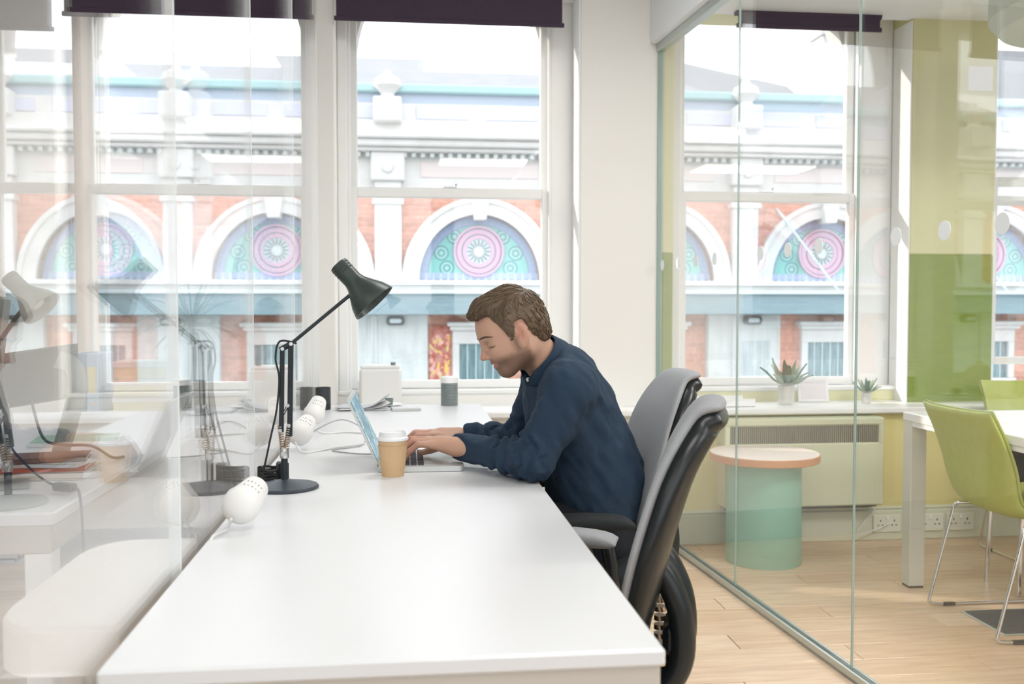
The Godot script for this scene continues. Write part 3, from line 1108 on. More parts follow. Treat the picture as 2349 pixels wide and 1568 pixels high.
func desk_screen() -> void:
	# floor to ceiling glass along the left edge of the long desk: it mirrors the desk, the lamp and the man
	var t := thing("glass_screen", "tall clear glass screen along the near desk edge that mirrors lamp and man", "glass wall", Vector3(-0.389, 0, 0))
	var joints := [-0.75, -1.648, -2.448, -3.35, -4.30]
	for i in 4:
		var a: float = joints[i]
		var b: float = joints[i + 1]
		var p := part("pane", Mb.new().slab(-0.005, 0.005, 0.03, 2.93, b + 0.004, a - 0.004), M.glass, t)
		part("pane", Mb.new().slab(0.006, 0.012, 0.03, 2.93, b + 0.004, a - 0.004), M.glass, t)
		if i < 3:
			part("seal", Mb.new().slab(-0.006, 0.0125, 0.03, 2.93, b - 0.003, b + 0.003), M.seal, p)
	part("end_trim", Mb.new().slab(-0.009, 0.009, 0.0, 2.93, -4.312, -4.296, 0.002), M.seal, t)
	var ch := Mb.new()
	ch.slab(-0.012, 0.012, 0.0, 0.03, -4.30, -0.75, 0.003)
	ch.slab(-0.012, 0.012, 2.92, 2.95, -4.30, -0.75, 0.003)
	part("channel", ch, M.alu, t)


# ------------------------------------------------------------------ desks

func desks() -> void:
	var t := thing("bench_desk", "long white bench desk that runs from the camera towards the window", "desk", Vector3(-0.02, 0, -2.72))
	var z0 := -1.53
	var z1 := 1.537
	var tm := Mb.new()
	tm.slab(-0.352, 0.35, DESK - 0.024, DESK, z0, z1, 0.004)
	part("tabletop", tm, M.desk_top, t)
	var ap := Mb.new()
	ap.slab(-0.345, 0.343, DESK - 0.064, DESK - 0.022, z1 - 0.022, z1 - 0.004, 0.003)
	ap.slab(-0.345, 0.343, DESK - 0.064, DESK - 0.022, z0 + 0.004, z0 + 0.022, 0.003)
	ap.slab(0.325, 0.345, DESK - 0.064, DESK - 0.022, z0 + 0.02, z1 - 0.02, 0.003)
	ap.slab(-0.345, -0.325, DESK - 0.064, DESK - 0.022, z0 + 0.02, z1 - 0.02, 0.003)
	part("apron", ap, M.desk_edge_shaded, t)
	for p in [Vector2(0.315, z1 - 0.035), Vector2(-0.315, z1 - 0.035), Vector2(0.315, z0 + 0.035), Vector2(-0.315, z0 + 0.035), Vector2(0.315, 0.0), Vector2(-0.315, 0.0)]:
		part("leg", Mb.new().slab(p.x - 0.03, p.x + 0.03, 0, DESK - 0.024, p.y - 0.03, p.y + 0.03, 0.004), M.desk_edge_shaded, t)
	# cream rounded side shelf between the screen and the left desk
	var s := thing("side_shelf", "cream side shelf with rounded corners beside the near end of the desk", "shelf", Vector3(-0.485, 0, -1.625))
	var poly := PackedVector2Array()
	poly.append(Vector2(0.087, -0.255))
	poly.append(Vector2(0.087, 0.255))
	for k in 9:
		var a := PI * 0.5 * k / 8.0
		poly.append(Vector2(-0.10 + 0.085 - 0.085 * sin(a), 0.255 - 0.11 + 0.11 * cos(a)))
	for k in 9:
		var a := PI * 0.5 * k / 8.0
		poly.append(Vector2(-0.10 + 0.085 - 0.085 * cos(a), -0.255 + 0.11 - 0.11 * sin(a)))
	var top := Mb.new()
	# three stacked outlines give the shelf a soft upper edge
	top.prism(poly, 0.0, 0.062, lay(Vector3(0, DESK - 0.075, 0)))
	var soft := PackedVector2Array()
	for q in poly:
		soft.append(q * Vector2(0.955, 0.985))
	top.prism(soft, 0.062, 0.069, lay(Vector3(0, DESK - 0.075, 0)))
	part("top", top, M.cream_pad, s)
	part("post", Mb.new().cyl(Vector3(0.0, 0.012, 0.06), Vector3(0.0, DESK - 0.075, 0.06), 0.022), M.gloss_white, s)
	part("foot", Mb.new().lathe([Vector2(0, 0), Vector2(0.07, 0), Vector2(0.07, 0.008), Vector2(0.03, 0.014), Vector2(0, 0.014)], Transform3D(Basis(), Vector3(0, 0, 0.06))), M.gloss_white, s)
	# desk on the far side of the glass
	var l := thing("left_desk", "white desk with a square leg and black wire tray under it beyond the glass screen", "desk", Vector3(-1.25, 0, -3.15))
	var l0 := -0.95
	var l1 := 1.037
	part("tabletop", Mb.new().slab(-0.55, 0.507, DESK - 0.03, DESK, l0, l1, 0.004), M.desk_top, l)
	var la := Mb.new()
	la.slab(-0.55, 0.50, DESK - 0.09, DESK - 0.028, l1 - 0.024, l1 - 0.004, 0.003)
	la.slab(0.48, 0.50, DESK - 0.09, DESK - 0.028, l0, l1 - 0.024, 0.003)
	part("apron", la, M.desk_edge_shaded, l)
	for p in [Vector2(0.47, l1 - 0.035), Vector2(-0.51, l1 - 0.035), Vector2(0.47, l0 + 0.035), Vector2(-0.51, l0 + 0.035)]:
		part("leg", Mb.new().slab(p.x - 0.028, p.x + 0.028, 0, DESK - 0.03, p.y - 0.028, p.y + 0.028, 0.004), M.gloss_white, l)
	# cable trays of black wire that hang under the top
	for k in 2:
		var wt := Mb.new()
		var zc: float = [0.55, -0.1][k]
		for j in 5:
			var zz := zc - 0.24 + 0.12 * j
			wt.tube([Vector3(0.34, DESK - 0.03, zz), Vector3(0.34, DESK - 0.16, zz), Vector3(0.16, DESK - 0.16, zz), Vector3(0.16, DESK - 0.03, zz)], 0.003, 6)
		for q in [Vector2(0.34, 0.10), Vector2(0.34, 0.16), Vector2(0.25, 0.16), Vector2(0.16, 0.16), Vector2(0.16, 0.10)]:
			wt.tube([Vector3(q.x, DESK - q.y, zc - 0.26), Vector3(q.x, DESK - q.y, zc + 0.26)], 0.003, 6)
		part("wire_tray", wt, M.cable_black, l)


# ------------------------------------------------------------------ articulated lamps

func make_lamp(called: String, label: String, at: Vector3, dark: bool, elbow: Vector3, tip: Vector3, axis: Vector3) -> Node3D:
	# elbow and tip are relative to the base; axis is the way the shade looks
	var t := thing(called, label, "desk lamp", at)
	var arm: Material = M.black_metal if dark else M.black_metal
	part("base", Mb.new().lathe([Vector2(0, 0), Vector2(0.080, 0), Vector2(0.081, 0.004), Vector2(0.078, 0.008), Vector2(0.03, 0.017), Vector2(0.011, 0.022), Vector2(0, 0.022)], Transform3D(), 44), M.lamp_base if dark else M.lamp_grey, t)
	part("post", Mb.new().cyl(Vector3(0, 0.02, 0), Vector3(0, 0.078, 0), 0.008), arm, t)
	var low := Vector3(0, 0.085, 0)
	var kn := Mb.new()
	kn.cyl(low + Vector3(0, -0.012, 0), low + Vector3(0, 0.012, 0), 0.011)
	kn.cyl(low + Vector3(0, 0, -0.018), low + Vector3(0, 0, 0.018), 0.006)
	part("swivel", kn, M.steel, t)
	var up := (elbow - low).normalized()
	var side := up.cross(Vector3(0, 0, 1)).normalized()
	var front := low + up * 0.055
	# springs that fan out below the arms
	for s in [-1.0, 1.0]:
		var sp := Mb.new()
		var pts := []
		var a: Vector3 = low + side * 0.003 * s
		var b: Vector3 = front + side * 0.011 * s + up * 0.012
		var ax: Vector3 = (b - a).normalized()
		var sx: Vector3 = ax.cross(Vector3(0, 0, 1)).normalized()
		for k in 97:
			var f: float = k / 96.0
			pts.append(a.lerp(b, f) + (sx * cos(f * TAU * 12) + Vector3(0, 0, 1) * sin(f * TAU * 12)) * 0.0058)
		sp.tube(pts, 0.0016, 5)
		part("spring", sp, M.spring, t)
	var a1 := Mb.new()
	a1.bx((front - side * 0.009 + elbow - side * 0.006) * 0.5, Vector3(0.011, (elbow - front).length() + 0.01, 0.011), 0.0015, Basis(side, up, side.cross(up)))
	part("lower_arm", a1, arm, t)
	var a2 := Mb.new()
	a2.bx((front + side * 0.011 + elbow + side * 0.014) * 0.5, Vector3(0.012, (elbow - front).length() + 0.03, 0.012), 0.0015, Basis(side, up, side.cross(up)))
	part("lower_arm", a2, arm, t)
	var rv := Mb.new()
	for q in [front - side * 0.009, front + side * 0.011 + up * 0.012, front + side * 0.008 + up * 0.06, elbow - side * 0.006, elbow + side * 0.014 + up * 0.012]:
		rv.cyl(q + Vector3(0, 0, -0.012), q + Vector3(0, 0, 0.012), 0.0045, -1, 12)
	part("rivet", rv, M.steel, t)
	var lever := Mb.new()
	lever.bx(front + up * 0.045, Vector3(0.006, 0.035, 0.006), 0.002, Basis(Vector3(0, 0, 1), -0.5))
	part("lever", lever, M.steel, t)
	var br := Mb.new()
	br.tube([elbow - side * 0.012 - up * 0.003, elbow + side * 0.012 + up * 0.012], 0.007, 8)
	part("elbow_link", br, arm, t)
	var ad := (tip - elbow).normalized()
	part("upper_arm", Mb.new().bx((elbow + side * 0.012 + up * 0.012 + tip) * 0.5, Vector3(0.0085, (tip - elbow - side * 0.012).length(), 0.010), 0.002, Basis(ad.cross(Vector3(0, 0, 1)).normalized(), ad, ad.cross(Vector3(0, 0, 1)).normalized().cross(ad))), arm, t)
	# shade: a ribbed cap, a short neck and a flaring bell
	var d := axis.normalized()
	var shade0 := tip - d * 0.045 + d.cross(Vector3(0, 0, 1)).normalized() * -0.012
	var k_size := 1.0 if dark else 0.8
	var xf := Mb.along(shade0, shade0 + d) * Transform3D(Basis().scaled(Vector3.ONE * k_size), Vector3.ZERO)
	var bell := Mb.new()
	bell.lathe([Vector2(0, -0.030), Vector2(0.0225, -0.030), Vector2(0.0235, -0.026), Vector2(0.0235, 0.022), Vector2(0.027, 0.034), Vector2(0.037, 0.052), Vector2(0.050, 0.074), Vector2(0.0565, 0.092), Vector2(0.0575, 0.098), Vector2(0.0555, 0.098), Vector2(0.0485, 0.075), Vector2(0.035, 0.052), Vector2(0.022, 0.03), Vector2(0, 0.026)], xf, 36)
	var sh := part("shade", bell, M.lamp_shade if dark else M.lamp_grey, t)
	var rim := Mb.new()
	for k in 3:
		rim.lathe([Vector2(0.0236, -0.024 + k * 0.008), Vector2(0.0246, -0.022 + k * 0.008), Vector2(0.0236, -0.02 + k * 0.008)], xf, 28)
	part("cap_ribs", rim, M.lamp_shade if dark else M.lamp_grey, sh)
	part("bulb", Mb.new().lathe([Vector2(0, 0.03), Vector2(0.012, 0.032), Vector2(0.014, 0.045), Vector2(0.024, 0.066), Vector2(0.018, 0.084), Vector2(0, 0.09)], xf, 18), M.pod, sh)
	part("shade_joint", Mb.new().cyl(tip - d.cross(Vector3(0, 0, 1)).normalized() * 0.02, tip + d.cross(Vector3(0, 0, 1)).normalized() * 0.004, 0.007), M.steel, t)
	# flex looping round the elbow and down the arm
	part("flex", Mb.new().tube(curve([elbow + side * 0.012 + ad * 0.02 + Vector3(0, 0, 0.009), elbow + up * 0.018 - side * 0.012 + Vector3(0, 0, 0.009), elbow - side * 0.022 - up * 0.022 + Vector3(0, 0, 0.009), elbow - side * 0.013 - up * 0.07 + Vector3(0, 0, 0.009), front - side * 0.018 + up * 0.05 + Vector3(0, 0, 0.009), front - side * 0.03 - up * 0.01 + Vector3(0, 0, 0.009), low - side * 0.05 - up * 0.05, Vector3(side.x * -0.06 - 0.0, 0.006, 0.01)], 6), 0.0026, 6), M.cable_black, t)
	return t


func lamps() -> void:
	make_lamp("articulated_lamp", "dark articulated desk lamp with two slim arms standing beside the coffee cup", Vector3(-0.290, DESK, -2.335), true, Vector3(0.005, 0.335, 0), Vector3(0.172, 0.474, 0), Vector3(0.68, -0.73, 0.12))
	make_lamp("articulated_lamp", "articulated desk lamp with grey shade and grey base on the desk beyond the glass", Vector3(-0.872, DESK, -2.21), false, Vector3(-0.03, 0.335, 0), Vector3(0.048, 0.445, 0), Vector3(0.72, -0.69, 0.1))


# ------------------------------------------------------------------ things on the long desk

func pod_mesh() -> Mb:
	# lies along +y from its round end
	return Mb.new().lathe([Vector2(0, 0), Vector2(0.018, 0.003), Vector2(0.031, 0.012), Vector2(0.0365, 0.026), Vector2(0.0375, 0.040), Vector2(0.0365, 0.043), Vector2(0.0352, 0.0435), Vector2(0.0265, 0.094), Vector2(0.0245, 0.098), Vector2(0, 0.099)], Transform3D(), 32)


func add_pod(label: String, a: Vector3, dir: Vector3, cable: Array) -> void:
	var t := thing("power_pod", label, "power pod", a, 0.0, "white power pods on the long desk")
	var x := Mb.along(Vector3.ZERO, dir)
	part("body", pod_mesh(), M.pod, t).transform = x
	var pr := Mb.new()
	for k in 10:
		# small grey markings in two rows on its upper side
		var r := 0.0325 - 0.0025 * (k / 5)
		var an := -0.5 + 0.25 * (k % 5)
		pr.bx(Vector3(r * cos(an), 0.056 + 0.016 * (k / 5), r * sin(an)), Vector3(0.0016, 0.0045 - 0.002 * (k % 2), 0.0028), 0.0, Basis(Vector3(0, 1, 0), -an))
	var slots := part("printed_marks", pr, M.pod_dark, t)
	# turn the slots up and towards the room
	var see := (x.basis.inverse() * Vector3(0.25, 0.6, 0.75)) * Vector3(1, 0, 1)
	slots.transform = x * Transform3D(Basis(Vector3(0, 1, 0), atan2(-see.z, see.x)), Vector3.ZERO)
	var pts := []
	for p in cable:
		pts.append((p as Vector3) - a)
	part("cable", Mb.new().tube(curve(pts, 8), 0.0032, 6), M.cable_white, t)


func desk_things() -> void:
	var y := DESK
	add_pod("white domed power pod lying nearest the camera at the desk edge", Vector3(-0.330, y + 0.037, -1.875), Vector3(0.03, 0.036, -0.08), [Vector3(-0.333, y + 0.03, -1.87), Vector3(-0.345, y + 0.006, -1.885), Vector3(-0.362, y + 0.004, -1.84), Vector3(-0.366, y - 0.02, -1.80)])
	add_pod("white domed power pod tipped over behind the articulated lamp", Vector3(-0.328, y + 0.037, -2.90), Vector3(0.03, 0.045, -0.075), [Vector3(-0.328, y + 0.03, -2.9), Vector3(-0.30, y + 0.004, -2.87), Vector3(-0.22, y + 0.004, -2.95), Vector3(-0.13, y + 0.005, -3.02)])
	add_pod("white power pod standing farther off between the mug and the lamp", Vector3(-0.325, y + 0.037, -3.35), Vector3(0.02, 0.06, -0.06), [Vector3(-0.33, y + 0.03, -3.35), Vector3(-0.28, y + 0.004, -3.3), Vector3(-0.2, y + 0.004, -3.32), Vector3(-0.1, y + 0.004, -3.25)])
	single("cable", Mb.new().tube(curve([Vector3(-0.33, y + 0.004, -3.05), Vector3(-0.28, y + 0.05, -3.02), Vector3(-0.2, y + 0.075, -3.08), Vector3(-0.13, y + 0.03, -3.12), Vector3(-0.14, y + 0.003, -3.0), Vector3(-0.22, y + 0.003, -2.92), Vector3(-0.15, y + 0.003, -2.84), Vector3(-0.09, y + 0.006, -2.80)], 8), 0.0022, 6), M.cable_grey, "thin grey charging cable looping over the desk behind the laptop screen", "cable")
	# black adaptor and its coiled lead beside the glass
	var bd := thing("cable_bundle", "coiled black mains lead with its plug lying by the glass screen", "cable", Vector3(-0.335, y, -2.43))
	var pts := []
	for k in 90:
		var a := TAU * k / 18.0
		pts.append(Vector3(cos(a) * (0.026 + 0.004 * sin(k * 0.7)), 0.006 + 0.0065 * (k / 18) + 0.002 * sin(k * 1.3), sin(a) * 0.034))
	part("coil", Mb.new().tube(pts, 0.0034, 6), M.cable_black, bd)
	part("plug", Mb.new().bx(Vector3(0.03, 0.026, 0.012), Vector3(0.026, 0.05, 0.03), 0.004, Basis(Vector3(0, 1, 0), 0.4)), M.black_plastic, bd)
	part("tie", Mb.new().bx(Vector3(-0.026, 0.02, 0.004), Vector3(0.012, 0.04, 0.012), 0.003), M.black_plastic, bd)
	# laptop
	var lp := thing("laptop", "open silver laptop with a blue green picture on its screen under the man's hands", "laptop", Vector3(0.04, y, -2.675))
	var bs := Mb.new()
	bs.prism(rounded(0.226, 0.31, 0.012), 0.001, 0.0145, lay(Vector3.ZERO))
	part("base", bs, M.alu_light, lp)
	var kb := Mb.new()
	for r in 5:
		for c in 13:
			kb.slab(-0.085 + r * 0.019, -0.085 + r * 0.019 + 0.0165, 0.0145, 0.0158, -0.135 + c * 0.0208, -0.135 + c * 0.0208 + 0.018)
	part("keyboard", kb, M.key, lp)
	part("trackpad", Mb.new().slab(0.025, 0.10, 0.0142, 0.0149, -0.05, 0.05), M.alu, lp)
	var hinge := Vector3(-0.112, 0.014, 0)
	var lean := 0.42
	var xf := Transform3D(Basis(Vector3(0, 0, 1), lean), hinge)
	var ld := Mb.new()
	ld.prism(rounded(0.29, 0.195, 0.01, 5, Vector2(0, 0.0975)), -0.003, 0.003, xf * Transform3D(Basis(Vector3(0, 0, -1), Vector3(0, 1, 0), Vector3(1, 0, 0)), Vector3.ZERO))
	var lid := part("lid", ld, M.alu_light, lp)
	var dm := Mb.new()
	dm.with_uv = true
	dm.slab(0.0028, 0.0042, 0.012, 0.185, -0.135, 0.135)
	for v in dm.v:
		dm.u.append(Vector2(0.5 - v.z / 0.27, 1.0 - (v.y - 0.012) / 0.173))
	var dsp := part("screen", dm, laptop_screen(), lid)
	dsp.transform = xf
	# take-away cup
	var cp := thing("coffee_cup", "brown paper takeaway coffee cup with a white lid beside the laptop", "cup", Vector3(-0.034, y, -2.478))
	part("cup", Mb.new().lathe([Vector2(0, 0.002), Vector2(0.0275, 0.002), Vector2(0.0285, 0.0), Vector2(0.0375, 0.098), Vector2(0.036, 0.098), Vector2(0.0275, 0.006), Vector2(0, 0.006)], Transform3D(), 40), M.cup, cp)
	part("sleeve", Mb.new().lathe([Vector2(0.0305, 0.022), Vector2(0.0318, 0.022), Vector2(0.0375, 0.080), Vector2(0.0362, 0.080), Vector2(0.0305, 0.022)], Transform3D(), 40), M.cup, cp)
	part("lid", Mb.new().lathe([Vector2(0, 0.110), Vector2(0.030, 0.110), Vector2(0.0315, 0.114), Vector2(0.0335, 0.114), Vector2(0.0355, 0.102), Vector2(0.040, 0.099), Vector2(0.0405, 0.094), Vector2(0.0385, 0.092), Vector2(0.037, 0.097), Vector2(0, 0.099)], Transform3D(), 40), M.lid, cp)
	# mug, papers, jar and cups at the far end
	var mg := thing("tumbler", "dark grey cylindrical tumbler standing at the far end of the desk", "tumbler", Vector3(-0.345, y, -4.08))
	part("body", Mb.new().lathe([Vector2(0, 0), Vector2(0.031, 0), Vector2(0.032, 0.003), Vector2(0.032, 0.094), Vector2(0.029, 0.094), Vector2(0.029, 0.006), Vector2(0, 0.006)], Transform3D(), 30), M.mug, mg)
	var stack := [["grey magazine lying lowest in the loose paper stack by the mug", 0.0, M.paper_grey, 0.004], ["white printed sheets lying second in the loose paper stack by the mug", 0.2, M.paper, 0.003], ["curled pale booklet lying topmost in the loose paper stack by the mug", -0.15, M.paper_grey, 0.005]]
	var py := y
	for k in 3:
		var q: Array = stack[k]
		var pp := Mb.new()
		var th: float = q[3]
		var lift: float = 0.0 if k == 0 else 0.03 * k
		pp.pillow(func(u: float, v: float) -> Vector3: return Vector3(u * 0.105, maxf(0.0, u - 0.1) * maxf(0.0, u - 0.1) * lift + th * 0.5 + 0.0005, v * 0.075), th, 16, 6, 24.0)
		var o := single("paper", pp, q[2], q[1 - 1], "papers", "loose papers by the mug", Vector3(-0.18, py, -4.08))
		o.rotation.y = q[1]
		py += th + 0.0012
	var nb := single("notebook", Mb.new().bx(Vector3(0, 0.006, 0), Vector3(0.12, 0.012, 0.085), 0.002), M.alu_light, "slim grey notebook lying on the desk right of the loose papers", "notebook", "", Vector3(0.0, y, -4.02))
	nb.rotation.y = 0.1
	var jr := thing("storage_jar", "grey ribbed storage jar with a white lid on the desk end before the window", "jar", Vector3(0.19, y, -4.20))
	var prof := [Vector2(0, 0), Vector2(0.036, 0)]
	for k in 14:
		prof.append(Vector2(0.038, 0.004 + k * 0.0066))
		prof.append(Vector2(0.0365, 0.0073 + k * 0.0066))
	prof.append(Vector2(0.036, 0.098))
	prof.append(Vector2(0, 0.098))
	part("body", Mb.new().lathe(prof, Transform3D(), 30), M.jar_grey, jr)
	part("lid", Mb.new().lathe([Vector2(0, 0.098), Vector2(0.036, 0.098), Vector2(0.0385, 0.1), Vector2(0.0385, 0.122), Vector2(0.035, 0.126), Vector2(0, 0.126)], Transform3D(), 30), M.lid, jr)
	var cups := [["small grey cup on a white saucer on the desk below the white box", Vector3(-0.075, y, -4.19)], ["small grey cup on a white saucer beyond the glass screen near the sill", Vector3(-0.82, y, -3.95)]]
	for q in cups:
		var c := thing("espresso_cup", q[0], "cup", q[1])
		part("saucer", Mb.new().lathe([Vector2(0, 0), Vector2(0.03, 0), Vector2(0.062, 0.008), Vector2(0.062, 0.010), Vector2(0.03, 0.004), Vector2(0, 0.004)], Transform3D(), 28), M.lid, c)
		part("cup", Mb.new().lathe([Vector2(0, 0.004), Vector2(0.019, 0.004), Vector2(0.022, 0.034), Vector2(0.020, 0.034), Vector2(0.017, 0.008), Vector2(0, 0.008)], Transform3D(), 24), M.jar_grey, c)


func laptop_screen() -> StandardMaterial3D:
	# a picture of pale waves on a blue green sea
	var w := 256
	var h := 160
	var im := Image.create(w, h, false, Image.FORMAT_RGB8)
	var n := FastNoiseLite.new()
	n.seed = 3
	n.frequency = 0.012
	for y in h:
		for x in w:
			var k := n.get_noise_2d(x, y * 2.0)
			var c := Color(0.16, 0.42, 0.50).lerp(Color(0.45, 0.68, 0.74), clampf(k + 0.5, 0, 1))
			var s := sin((x * 0.8 + y * 0.5 + k * 60.0) * 0.035)
			if s > 0.75:
				c = c.lerp(Color(0.85, 0.90, 0.94), (s - 0.75) * 3.5)
			im.set_pixel(x, y, c)
	var m := flat(Color(0.1, 0.1, 0.1), 0.25)
	m.albedo_texture = ImageTexture.create_from_image(im)
	m.emission_enabled = true
	m.emission_texture = m.albedo_texture
	m.emission_operator = BaseMaterial3D.EMISSION_OP_MULTIPLY
	m.emission = Color.WHITE
	m.emission_energy_multiplier = 0.5
	return m


# ------------------------------------------------------------------ things on the left desk and on the sill

func left_desk_things() -> void:
	var y := DESK
	# all-in-one computer seen from behind on its bent foot
	var t := thing("monitor", "dark grey computer monitor seen from behind on a bent metal foot beyond the glass", "monitor", Vector3(-1.0, y, -2.80), 0.25)
	var back := Mb.new()
	back.pillow(func(u: float, v: float) -> Vector3: return Vector3(-0.07 + u * 0.155, 0.235 + v * 0.075 + u * 0.022, 0.035 - 0.02 * u * u), 0.05, 18, 12, 5.0)
	part("housing", back, M.monitor_grey, t)
	part("screen", Mb.new().bx(Vector3(-0.07, 0.235, 0.004), Vector3(0.29, 0.15, 0.006), 0.002, Basis(Vector3(0, 0, 1), 0.14)), M.monitor_black, t)
	var leg := Mb.new()
	var path := curve([Vector3(0.035, 0.29, 0.05), Vector3(0.075, 0.27, 0.055), Vector3(0.085, 0.21, 0.06), Vector3(0.065, 0.12, 0.065), Vector3(0.045, 0.05, 0.07), Vector3(0.04, 0.012, 0.07)], 6)
	leg.blade(path, range(path.size()).map(func(_i): return 0.024), Vector3(0.35, 0.1, 1), 0.006)
	part("stand", leg, M.stand_grey, t)
	part("foot", Mb.new().lathe([Vector2(0, 0), Vector2(0.085, 0), Vector2(0.086, 0.006), Vector2(0.08, 0.010), Vector2(0, 0.012)], Transform3D(Basis(), Vector3(0.0, 0, 0.05)), 36), M.stand_grey, t)
	part("cable", Mb.new().tube(curve([Vector3(-0.03, 0.18, 0.06), Vector3(0.0, 0.08, 0.09), Vector3(0.05, 0.06, 0.1), Vector3(0.12, 0.05, 0.08), Vector3(0.17, 0.01, 0.04), Vector3(0.2, 0.004, 0.0)], 6), 0.004, 6), M.cable_black, t)
	# thin monitor seen edge-on
	var e := thing("monitor", "slim monitor seen almost edge on at the picture's border beyond the glass", "monitor", Vector3(-0.985, y, -2.44), -1.24)
	part("housing", Mb.new().bx(Vector3(0, 0.31, 0), Vector3(0.36, 0.30, 0.022), 0.006, Basis(Vector3(1, 0, 0), -0.12)), M.stand_grey, e)
	part("screen", Mb.new().bx(Vector3(0, 0.31, 0.0125), Vector3(0.345, 0.285, 0.004), 0.001, Basis(Vector3(1, 0, 0), -0.12)), M.monitor_black, e)
	part("stand", Mb.new().bx(Vector3(0, 0.10, -0.02), Vector3(0.05, 0.2, 0.012), 0.003), M.stand_grey, e)
	part("foot", Mb.new().bx(Vector3(0, 0.004, -0.01), Vector3(0.16, 0.008, 0.12), 0.003), M.stand_grey, e)
	# magazines and papers beside the grey lamp
	var pile := [["thick cream book lying lowest in the pile behind the grey lamp", Vector3(0.22, 0.020, 0.16), M.paper_warm, 0.0], ["orange covered magazine lying second in the pile behind the grey lamp", Vector3(0.20, 0.010, 0.15), M.paper_orange, 0.12], ["white magazine lying third in the pile behind the grey lamp", Vector3(0.20, 0.010, 0.14), M.paper, -0.1], ["slim brown book lying topmost in the pile behind the grey lamp", Vector3(0.19, 0.012, 0.12), flat(rgb8(126, 84, 66), 0.6), 0.2]]
	var py := y
	for q in pile:
		var s: Vector3 = q[1]
		var o := thing("magazine", q[0], "magazine", Vector3(-0.915, py, -2.575), q[3], "pile behind the grey lamp")
		part("pages", Mb.new().bx(Vector3(0, s.y * 0.5, 0), Vector3(s.x - 0.004, s.y - 0.002, s.z - 0.004)), M.paper, o)
		var cv := Mb.new()
		cv.bx(Vector3(0, 0.0008, 0), Vector3(s.x, 0.0016, s.z))
		cv.bx(Vector3(0, s.y - 0.0008, 0), Vector3(s.x, 0.0016, s.z))
		cv.bx(Vector3(0, s.y * 0.5, s.z * 0.5 - 0.0008), Vector3(s.x, s.y, 0.0016))
		part("cover", cv, q[2], o)
		py += s.y + 0.0004
	var gp := thing("magazine", "pale green magazine lying open beyond the monitor foot", "magazine", Vector3(-1.05, y, -3.2), 0.2)
	part("pages", Mb.new().bx(Vector3(0, 0.006, 0), Vector3(0.26, 0.012, 0.2), 0.002), M.paper, gp)
	part("cover", Mb.new().bx(Vector3(0, 0.0125, 0), Vector3(0.25, 0.001, 0.19)), M.paper_green, gp)
	# black inline switch on its lead hanging over the desk edge
	var ld := thing("inline_switch", "black inline adaptor on a dark lead hanging over the left desk edge", "adaptor", Vector3(-0.79, y + 0.006, -2.32))
	part("body", Mb.new().bx(Vector3(0, 0.010, 0), Vector3(0.06, 0.02, 0.026), 0.005, Basis(Vector3(0, 1, 0), -0.5)), M.black_plastic, ld)
	part("lead", Mb.new().tube(curve([Vector3(-0.082, 0.13, 0.100), Vector3(-0.075, 0.10, 0.08), Vector3(-0.05, 0.04, 0.02), Vector3(-0.025, 0.012, -0.012), Vector3(0.02, 0.01, 0.012), Vector3(0.046, 0.0, 0.04), Vector3(0.058, -0.1, 0.06), Vector3(0.062, -0.3, 0.07)], 6), 0.003, 6), M.cable_black, ld)
	# spiky plant in a dark ribbed pot
	var p := thing("potted_plant", "large spiky leaved plant in a dark ribbed pot on the sill beyond the glass", "potted plant", Vector3(-1.0, SILL, -4.66))
	var prof := [Vector2(0, 0), Vector2(0.05, 0)]
	for k in 10:
		prof.append(Vector2(0.052 + k * 0.0012, 0.006 + k * 0.013))
		prof.append(Vector2(0.049 + k * 0.0012, 0.012 + k * 0.013))
	prof.append(Vector2(0.064, 0.138)); prof.append(Vector2(0.064, 0.146)); prof.append(Vector2(0.056, 0.146)); prof.append(Vector2(0.054, 0.13)); prof.append(Vector2(0, 0.13))
	part("pot", Mb.new().lathe(prof, Transform3D(), 28), M.pot_dark, p)
	part("soil", Mb.new().cyl(Vector3(0, 0.125, 0), Vector3(0, 0.134, 0), 0.054), M.soil, p)
	part("trunk", Mb.new().tube(curve([Vector3(0, 0.12, 0), Vector3(0.008, 0.26, 0.0), Vector3(0.0, 0.40, 0.006)], 4), [0.013, 0.013, 0.012, 0.012, 0.012, 0.011, 0.011, 0.010, 0.009], 8), M.soil, p)
	for k in 46:
		var a := k * 2.39996
		var el := rng.randf_range(-0.1, 1.35)
		var ln := rng.randf_range(0.19, 0.31)
		var d := Vector3(cos(a) * cos(el), sin(el), sin(a) * cos(el) * 0.75)
		var o := Vector3(0, 0.37 + 0.05 * rng.randf(), 0)
		var droop := Vector3(0, -0.09 * cos(el), 0)
		var pts := curve([o, o + d * ln * 0.35, o + d * ln * 0.7 + droop * 0.35, o + d * ln + droop], 3)
		var ws := []
		for i in pts.size():
			ws.append(0.0085 * pow(maxf(0.02, sin(PI * (0.12 + 0.86 * i / (pts.size() - 1.0)))), 0.8))
		part("leaf", Mb.new().blade(pts, ws, Vector3(0.1, 1, 0.05), 0.0012, 0.35), M.leaf, p)


